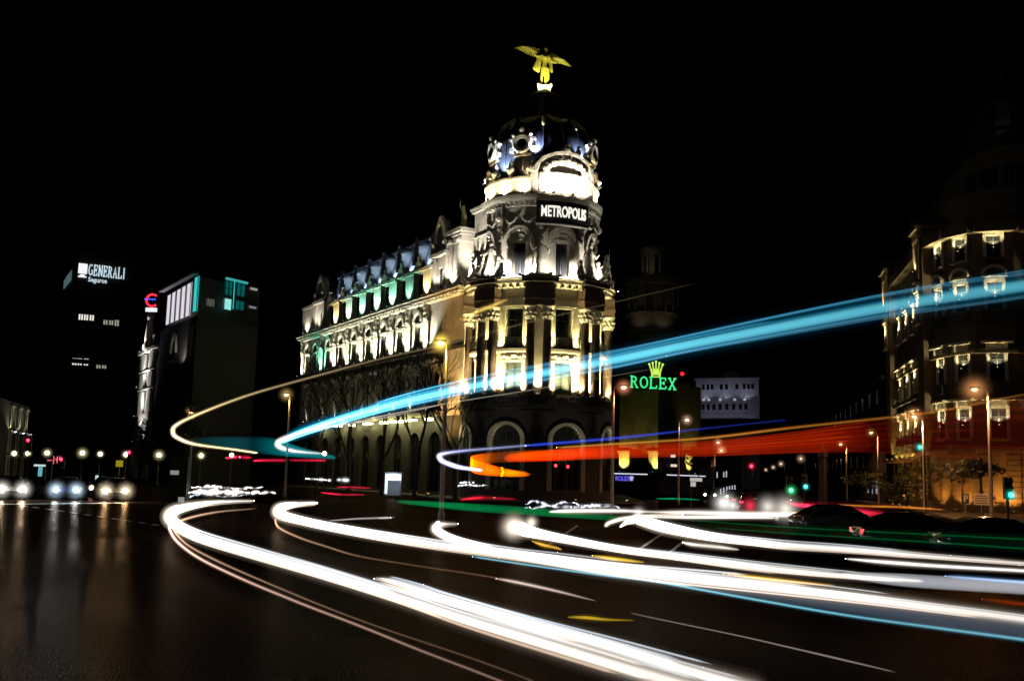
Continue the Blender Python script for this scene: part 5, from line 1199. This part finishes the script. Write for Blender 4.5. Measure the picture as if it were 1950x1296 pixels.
# ================================================================== LIGHT TRAILS
def catmull(P, n=8):
    out = []
    for i in range(len(P) - 1):
        a = P[max(i - 1, 0)]; b = P[i]; c = P[i + 1]; d = P[min(i + 2, len(P) - 1)]
        for k in range(n):
            t = k / n
            out.append([.5 * (2 * b[j] + (c[j] - a[j]) * t + (2 * a[j] - 5 * b[j] + 4 * c[j] - d[j]) * t * t + (3 * b[j] - a[j] - 3 * c[j] + d[j]) * t ** 3) for j in range(len(b))])
    out.append(list(P[-1])); return out
def jitter(pts, seed, n=26, dy=1.6):
    rnd = random.Random(seed); c = catmull([list(p) for p in pts], 10); out = []
    for i in range(n):
        p = c[int(i * (len(c) - 1) / (n - 1))]; out.append((p[0], p[1] + rnd.uniform(-dy, dy), p[2] * rnd.uniform(.35, 1.25)))
    return out
def trail(label, z, pts, col, B, halo_b=0, band=None, taper=(True, True), wide=2.0, n=6, cat="light trail", core=None):
    """pts: (pixel x, pixel y, half width in px) surveyed on the photo, standing at height z above the road"""
    W = []
    for ip, p in enumerate(pts):
        q = atz(p[0], p[1], z[ip] if isinstance(z, (list, tuple)) else z); dist = (q - Vector((0, 0, EYE))).length; r = p[2] * dist / F_PX
        W.append([q.x, q.y, q.z, r, (p[3] * dist / F_PX) if len(p) > 3 else r])
    C_ = catmull(W, n)
    ring = [Vector(c[:3]) for c in C_]; kk = .78 if halo_b and max(p[2] for p in pts) > 7 and sum(col) > 2.4 else 1
    rr = [max(c[3] * kk, .004) for c in C_]; rz = [max(c[4] * kk, .004) for c in C_]
    if taper[0]: rr[0] *= .35; rz[0] *= .35
    if taper[1]: rr[-1] *= .35; rz[-1] *= .35
    q = ring[0]; t = thing("light_trail", label, cat, (q.x, q.y, 0))
    rm = sorted(rr)[len(rr) // 2]
    eye = Vector((0, 0, EYE)); cs = []
    for i in range(1, len(ring) - 1):
        tg = (ring[i + 1] - ring[i - 1]).normalized(); v = (ring[i] - eye).normalized(); cs.append(1 / max(tg.cross(v).length, .1))
    corr = min(sorted(cs)[len(cs) // 2], 4); B = B / corr
    key = "%.3f %.3f" % (B, rm) + str(col)
    thick = halo_b and max(rr) > .02 and max(p[2] for p in pts) >= 4
    lay = ((.40, .62, "core"), (.64, .40, "inner_sheath"), (.88, .22, "sheath"), (1.14, .10, "inner_glow"), (1.45, .045, "glow"), (1.9, .018, "outer_glow")) if thick else ((1, 1, "core"),)
    if thick and max(p[2] for p in pts) >= 8.5:
        rnd = random.Random(len(label) * 7 + len(pts)); N = len(ring)
        for j in range(7):
            a0 = rnd.uniform(0, .35) if j else 0; a1 = rnd.uniform(.65, 1); i0, i1 = int(a0 * (N - 3)), max(int(a0 * (N - 3)) + 3, int(a1 * N))
            off = (-.95, -.7, -.45, .5, .72, .95, 1.15)[j]; sx = rnd.uniform(-.4, .4); tint = Vector(col).lerp(Vector((1, .62, .38) if j < 3 else (.62, .80, 1)), rnd.uniform(.3, .8) if sum(col) > 2.4 else .12)
            P = [ring[i] + Vector((sx * rr[i], 0, off * rz[i] * (1 + .12 * math.sin(i * .21 + j)))) for i in range(i0, i1)]
            q_ = rnd.uniform(.09, .2); Rr = [rr[i] * q_ for i in range(i0, i1)]
            Rr[0] *= .2; Rr[-1] *= .2
            bb = rnd.uniform(.35, .95) * B
            MB().tube(P, Rr, 6).build("strand", glowgas("strand %d " % j + label[:40], tuple(tint), bb / (2 * rm * q_)), t)
    if halo_b and max(p[2] for p in pts) < 4: lay = ((1, 1, "core"), (2.4, .10, "glow"))
    for k, bb, nm in lay:
        MB().tube(ring, [r * k for r in rr], 12, [r * k for r in rz]).build(nm, glowgas("trail " + nm + key, (col[0], col[1] * (.86 if "glow" in nm and sum(col) > 2.4 else 1), col[2] * (.70 if "glow" in nm and sum(col) > 2.4 else 1)), B * bb / (2 * rm * k)), t)
    if "red" in label and "bus band" in label or "long red bus" in label:
        rnd = random.Random(len(label)); N = len(ring)
        for j, off in enumerate((-.85, -.5, -.2, .1, .42, .7, .92)):
            i0, i1 = int(rnd.uniform(0, .25) * N), int(rnd.uniform(.6, 1) * N); q_ = rnd.uniform(.035, .07)
            P = [ring[i] + Vector((0, 0, off * rz[i])) for i in range(i0, i1)]; Rr = [rz[i] * q_ for i in range(i0, i1)]; Rr[0] *= .2; Rr[-1] *= .2
            mid = sorted(Rr)[len(Rr) // 2]
            MB().tube(P, Rr, 6).build("strand", glowgas("red strand %d " % j + label[:30], (1, .10 if j % 2 else .03, .0), rnd.uniform(.5, 1.1) * B / (2 * mid)), t)
    if core:
        MB().tube(ring, [r * .5 for r in rr], 10, [r * .5 for r in rz]).build("bright_line", glowgas("trail line " + key, core[0], core[1] / rm / corr), t)
    return t
WT = (1, .93, .86); WC = (.95, .97, 1); PK = (1, .62, .42)
trail("thick white light trail sweeping from the left bend to the bottom edge", .7, [(484, 953, 3.5), (440, 954, 4.5), (396, 957, 6), (348, 966, 9), (323, 979, 11.5), (334, 998, 11), (376, 1021, 11), (491, 1056, 12), (606, 1089, 14), (759, 1136, 16), (880, 1176, 19), (1008, 1215, 22), (1161, 1262, 24), (1300, 1304, 27), (1420, 1345, 30)], WT, 1.5, .3, wide=1.5)
trail("broad soft white streak lying above the thick bottom trail", .8, [(712, 1101, 4), (740, 1106, 9), (800, 1124, 12), (854, 1141, 13), (1008, 1187, 17), (1161, 1230, 19), (1300, 1272, 21), (1460, 1318, 24)], WT, 1.0, .2, wide=1.4)
trail("thin pink light line below the thick white bend at left", .35, [(321, 1000, 1.2), (325, 1012, 1.6), (338, 1031, 1.8), (376, 1060, 1.9), (453, 1098, 2), (568, 1146, 2), (683, 1190, 2), (797, 1236, 2), (900, 1275, 2), (1010, 1318, 2)], (1, .60, .46), .62, .06)
trail("faint inner brown light line beside the thin pink line", .4, [(484, 968, .8), (415, 974, 1.3), (355, 987, 1.8), (332, 1003, 1.6), (350, 1031, 1.5), (407, 1064, 1.7), (530, 1118, 1.6), (683, 1179, 1.5), (900, 1253, 1.6), (1030, 1302, 1.6)], (1, .58, .36), .36, .03)
trail("second thick white light trail from the middle bend to the right edge", .7, [(604, 957, 4.5), (560, 960, 6), (533, 967, 9), (533, 979, 10), (587, 994, 9.5), (683, 1013, 10), (797, 1032, 10), (900, 1047, 10), (1008, 1061, 12), (1161, 1083, 16), (1300, 1099, 18), (1429, 1113, 18), (1609, 1134, 17), (1788, 1157, 15), (1950, 1178, 14), (2100, 1200, 14)], WT, 1.5, .3, wide=1.5)
trail("thin brown light line under the second white bend", .35, [(524, 987, 1), (530, 1003, 1.5), (568, 1022, 1.5), (625, 1041, 1.4), (683, 1058, 1.3), (797, 1077, 1.2), (946, 1100, 1.4), (1131, 1143, 1.2)], (.9, .5, .3), .3, .03)
trail("short white hooked light trail joining the second thick trail", .7, [(872, 997, 4), (840, 998, 7), (828, 1006, 8.5), (850, 1022, 9), (900, 1038, 10), (977, 1053, 11), (1080, 1066, 11), (1200, 1080, 10)], WT, 1.45, .28, wide=1.5)
trail("cyan light trail along the lower edge of the second white trail", .42, [(900, 1059, 2), (1008, 1075, 2.5), (1161, 1096, 3), (1250, 1107, 3.2), (1429, 1139, 3.4), (1609, 1170, 3.6), (1788, 1195, 4), (1950, 1217, 4.2), (2100, 1240, 4.5)], (.25, .75, .95), .55, .05)
trail("dim blue grey sheen between the white and cyan trails", .55, [(1150, 1090, 4), (1300, 1107, 8), (1429, 1127, 9), (1609, 1153, 12), (1788, 1178, 14), (1950, 1198, 15), (2100, 1220, 15)], (.28, .42, .6), .14)
BURST = trail("white light trail starting at the bright burst in the middle", .75, [(975, 1000, 8), (992, 1005, 13), (1020, 1015, 10), (1100, 1031, 8.5), (1192, 1047, 8.5), (1300, 1060, 9), (1429, 1077, 9.5), (1540, 1089, 9.5), (1660, 1099, 8), (1760, 1106, 5)], WT, 1.45, .28, wide=1.5)
for px, y, r_, b_ in ((978, 1003, .34, 4), (1012, 994, .2, 3)): halo(BURST, atz(px, y, .75), r_ * 1.4, (1, .86, .68), b_ * .5, "burst")  # glow balls added for headlight glare, no lamp inside
trail("grey fading light streak continuing right of the burst trail", .75, [(1600, 1093, 5), (1700, 1102, 11), (1800, 1109, 12), (1950, 1118, 12), (2080, 1128, 12)], (.75, .78, .85), .5)
trail("white light trail curving from the traffic island to the right edge", .75, [(1180, 1003, 2), (1196, 992, 5), (1215, 990, 9), (1264, 1004, 11), (1350, 1021, 10), (1435, 1031, 9), (1501, 1038, 8.5), (1609, 1045, 8), (1788, 1060, 7), (1950, 1072, 6), (2090, 1082, 6)], WT, 1.45, .28, wide=1.5)
trail("short white arc meeting the traffic island trail from above", .8, [(1153, 1001, 3), (1162, 994, 4), (1192, 986, 4.5), (1240, 981, 4), (1300, 979, 3)], (1, .9, .75), 1.2, .15)
trail("thin white light trail below the traffic island trail at right", .6, [(1610, 1063, 2), (1680, 1069, 4.5), (1788, 1077, 4.5), (1950, 1086, 4), (2080, 1094, 4)], (1, .97, .95), 1.1, .1)
trail("pale blue light streak near the right edge among white trails", .55, [(1800, 1096, 2), (1835, 1099, 4), (1950, 1108, 4.5), (2080, 1117, 5)], (.3, .55, .95), .6, .08)
trail("small white light streaks over the road right of centre", .6, [(1300, 1032, 2), (1320, 1036, 5), (1370, 1041, 5), (1408, 1046, 2)], WT, .8, .08)
trail("far white light band before the central street", .65, [(1045, 974, 2), (1090, 972, 5), (1180, 972, 5), (1240, 974, 3), (1290, 975, 5), (1350, 976, 6), (1440, 979, 7), (1520, 979, 4)], WT, 1.1, .22)
FARB = [o for o in COL.objects if o.get("label", "").startswith("far white light band")][0]
for px, y, r_, b_, c_ in ((1378, 957, .5, 3, (1, .95, .9)), (1396, 962, .35, 2, (1, .95, .95)), (1428, 962, .35, 2.2, (1, .05, .10)), (1462, 964, .5, 2, (1, .92, .85)), (1496, 968, .6, 2.4, (1, .9, .78)), (1216, 976, .3, 2, (1, .9, .8))): halo(FARB, at(px, y, 56), r_ * 1.5, c_, b_ * .4, "burst")  # more added glow balls, glare without lamps
trail("red tail light smear between the litter bin and the dark pillar", 1.0, [(1405, 957, 1), (1430, 958, 3.5), (1470, 957, 3), (1500, 955, 1)], (1, .02, .07), .7, .06)
trail("second far white light band just below the first", .6, [(1235, 984, 2), (1300, 984, 4), (1400, 984, 4), (1480, 986, 2)], WT, 1.3, .15)
for i, (pp, c, b) in enumerate((
    ([(360, 937, 2), (385, 935, 5), (430, 936, 5), (480, 937, 3.5), (525, 938, 1.5)], (1, .97, .95), 1.5),
    ([(365, 928, 1), (400, 926, 2), (440, 929, 2), (500, 927, 1)], (.9, .9, .9), .55),
    ([(362, 945, 1), (380, 940, 1.5), (420, 944, 1), (470, 941, 1)], (.6, .7, .8), .35),
    ([(583, 911, 1.2), (605, 912, 1.6), (629, 914, 1.4)], (.9, .93, 1), .9),
    ([(642, 913, 3), (652, 913, 4.5), (664, 914, 4)], (.85, .97, 1), .95),
    ([(876, 919, .9), (890, 917.5, 1.3), (909, 918.5, 1.2)], (.8, .85, .85), .8),
    ([(872, 925, .9), (890, 922.5, 1.2), (905, 924, 1.1), (930, 923, .9)], (.55, .6, .65), .55),
    ([(1000, 960, 1), (1020, 955, 2), (1050, 962, 2), (1080, 956, 1.5), (1120, 963, 2), (1170, 958, 1)], (.7, .75, .9), .45),
    ([(1000, 968, 1), (1040, 964, 2.5), (1090, 966, 2.5), (1130, 962, 2), (1180, 966, 1)], (.7, .72, .85), .5),
    ([(700, 987, .8), (640, 991, 1), (720, 986, 1.2), (745, 985, 1.4)][2:] + [(746, 985, .9)], (.8, .75, .75), .4),
)):
    trail(["white band of the far left traffic behind the dark pillar", "thin grey line above the far left white band", "thin blue grey line below the far left white band", "short thin white dash left of the glowing booth", "small white block of light left of the glowing booth",
           "upper short pale dash below the orange trail", "lower short pale dash below the orange trail", "wavy grey light line above the far white band", "second wavy grey light line touching the far white band", "tiny pale dash on the road under the booth"][i], .75 if pp[0][1] > 935 else 1.55 if pp[0][1] < 928 else 1.2, jitter(pp, i, dy=(1.8, 1.5, 2, .3, .2, .5, .7, 2.2, 2.2, .3)[i]) if i not in (4, 9) else pp, c, b, b * .1)
trail("faint pale dash over the road inside the middle bend", .3, [(625, 991, .8), (680, 987, 1.2), (744, 985, 1.5)], (.9, .82, .78), .45, .05)
# bus lights, higher than a person
trail("broad bright blue light trail crossing the tower to the right edge", 4.2, [(2080, 518, 21), (1950, 543, 20), (1700, 582, 19), (1440, 631, 18), (1300, 658, 17), (1170, 685, 16), (1030, 711, 14), (900, 735, 12.5), (780, 762, 12), (700, 783, 10.5), (620, 807, 9), (565, 826, 7), (535, 841, 4)], (.0, .40, .70), .62, .06, core=((.22, .66, .66), .85), wide=1.35)
trail("thin white hook of light under the broad blue trail", 4.0, [(840, 770, 1), (720, 797, 1.6), (620, 813, 2.2), (555, 829, 2.6), (529, 842, 2.8), (536, 852, 2.6), (565, 859, 2.2), (612, 863, 1.6)], (1, .95, .9), .8, .08)
trail("thin golden light line looping at left and rising past the tower", 4.6, [(1325, 539, .8), (1150, 580, 1.2), (1000, 615, 1.4), (850, 655, 1.6), (720, 684, 1.7), (600, 716, 1.7), (470, 753, 1.8), (385, 785, 1.9), (340, 806, 2), (329, 819, 2.1), (338, 833, 2), (375, 846, 1.8), (450, 856, 1.5), (490, 862, 1.2)], (1, .74, .36), .46, .05)
trail("short golden dash of light at the tower's left column capitals", 4.9, [(876, 608, 1), (900, 597, 3), (935, 583, 3.5), (968, 569, 1.5)], (1, .66, .12), .55, .06)
trail("faint second golden line crossing the foot of the tower", 4.2, [(1250, 701, .7), (1006, 743, 1), (850, 768, 1.1), (700, 797, 1.1)], (1, .85, .6), .25)
trail("dim teal glow band of a bus between the left loop and the blue trail", 3.5, [(360, 838, 3, 4), (400, 840, 5, 9), (460, 845, 6, 14), (520, 850, 6, 16), (580, 862, 5, 9), (640, 871, 3, 3)], (.0, .30, .36), .16)
trail("pale violet hook of light left of the orange trail", 2.65, [(918, 895, 1.4), (880, 890, 2), (850, 881, 2.3), (837, 871, 2.5), (842, 864, 2.5), (880, 858, 2.3), (940, 853, 2.1), (1010, 847, 1.8)], (.52, .54, 1), .8, .08)
trail("dark blue light line rising to the right from the violet hook", 2.65, [(1000, 848, 1.9), (1160, 835, 2.2), (1300, 820, 1.6), (1420, 807, 1.0), (1500, 799, .4)], (.03, .07, .75), .34, .04)
trail("bright orange head of the long red bus light band", [2.36, 2.48, 2.62, 2.72, 2.80, 2.88, 2.93, 2.95], [(1010, 903, 1, 4), (960, 899, 3, 8), (915, 891, 2.5, 13), (897, 882, 2, 13), (925, 873, 3.5, 11), (980, 868, 5, 10), (1050, 863, 2, 8), (1120, 861, .8, 7)], (1, .17, .0), .36)
trail("long red bus light band sweeping to the right", 2.95, [(960, 872, 2, 8), (1040, 867, 7, 11), (1160, 860, 6.5, 13), (1340, 854, 4.5, 15), (1500, 843, 4, 20), (1600, 835, 3, 26), (1660, 831, 1, 28)], (.9, .035, .0), .32)
trail("dim dark red continuation of the bus band at right", 2.95, [(1500, 842, 1, 20), (1560, 836, 3, 22), (1650, 832, 6, 30), (1750, 827, 7, 40), (1850, 823, 8, 50), (1960, 820, 9, 56), (2080, 815, 9, 60)], (.45, .012, .0), .055)
trail("thin orange line along the top of the red bus band", 3.25, [(1060, 852, 1.5), (1200, 843, 2), (1340, 834, 2), (1500, 815, 2), (1660, 798, 2), (1780, 784, 1.8), (1900, 760, 1.5), (2040, 735, 1.2)], (1, .42, .05), .24, .02)
trail("dull green light band starting in the middle of the road", 1.3, [(755, 954, 3, 3), (830, 960, 5, 6), (920, 967, 6, 8), (1010, 973, 6, 8), (1120, 982, 5, 6), (1230, 990, 4, 4)], (.0, .40, .10), .36)
trail("long dark green light band before the right car row", 1.3, [(1180, 988, 4, 5), (1300, 995, 5, 9), (1450, 1004, 6, 11), (1600, 1014, 6, 13), (1780, 1024, 7, 15), (1950, 1034, 8, 17), (2080, 1042, 8, 18)], (.0, .15, .035), .03)
trail("thin green line inside the dark green band, upper", 1.35, [(1300, 989, .8), (1500, 1003, 1.2), (1750, 1016, 1.4), (1950, 1026, 1.5), (2080, 1033, 1.5)], (.0, .4, .10), .16)
trail("thin green line inside the dark green band, lower", 1.2, [(1350, 1004, .8), (1550, 1018, 1.2), (1780, 1032, 1.4), (1950, 1044, 1.5), (2080, 1052, 1.5)], (.0, .4, .10), .16)
trail("short thin green line before the yellow shop piers", 1.5, [(1248, 949, .8), (1290, 949, 1.6), (1334, 951, .8)], (.0, .5, .2), .5)
trail("crimson tail light blur behind the tall dark column", .95, [(1480, 955, 2), (1530, 962, 5), (1590, 970, 8), (1650, 976, 8), (1705, 979, 3)], (1, .02, .08), 1.3, .06)
trail("thin orange line above the crimson blur", 1.4, [(1590, 960, .8), (1650, 963, 1.6), (1720, 965, 1.6), (1800, 970, .8)], (1, .3, .03), .55, .06)
trail("red tail light streak under the orange head", 1.3, [(875, 951, 1.5, 2), (920, 947, 4, 4), (985, 950, 2, 2)], (.8, .01, .03), .4, .05)
for i, (pp, z) in enumerate((([(430, 872, 1), (450, 869.5, 2.2), (478, 871, 2)], 2.9), ([(482, 877, 1), (500, 876, 1.8), (545, 876, 2.2)], 2.8), ([(552, 875.5, 1.5), (590, 876, 1.8), (622, 876, 1.4)], 2.8), ([(640, 927, .8), (668, 927, 1.5), (708, 929, .8)], 1.3), ([(610, 937, .8), (650, 941, 1.4), (692, 941, .8)], 1.0))):
    trail(["short red streak high between the blue trail and the left traffic, left one", "short red streak high under the blue trail hook, middle one", "short red streak high under the blue trail hook, right one", "thin red streak just left of the glowing booth, upper", "thin red streak just left of the glowing booth, lower"][i], z, pp, (1, .02, .08), .6, .06)
for i, pp in enumerate(([(1014, 1030, 1.5), (1035, 1037, 4.5), (1058, 1042, 3.5), (1070, 1046, 1.5)], [(1128, 1057, 1.5), (1160, 1062, 4.5), (1200, 1067, 4), (1228, 1070, 1.5)], [(1378, 1091, 1.5), (1430, 1098, 4.5), (1510, 1107, 4.5), (1592, 1114, 1.5)], [(1080, 1174, 1.2), (1115, 1175, 3), (1160, 1179, 2), (1210, 1180, .8)], [(1870, 1140, 2), (1920, 1146, 5), (1990, 1154, 5)])):
    trail(["amber indicator dash beside the bright burst", "amber indicator dash between the two middle white trails", "long amber indicator dash between the white trails at right", "dull yellow dash low over the dark road", "dim red dash near the right edge between white trails"][i], .6, pp, ((1, .5, .06), (1, .62, .06), (1, .48, .02), (.75, .5, .02), (.5, .05, .0))[i], (.7, .7, .75, .45, .25)[i], .06)
trail("pale pink streak over the dark road in the foreground", .5, [(945, 1101, 2), (975, 1106, 4), (1050, 1122, 3.5), (1138, 1144, 1)], (1, .8, .75), .45, .05)
trail("thin brown line crossing the dark foreground road at right", .3, [(1200, 1166, .8), (1250, 1177, 1.2), (1400, 1208, 1.4), (1501, 1231, 1.6), (1600, 1254, 1.9), (1706, 1279, 1.2)], (.75, .6, .52), .26)
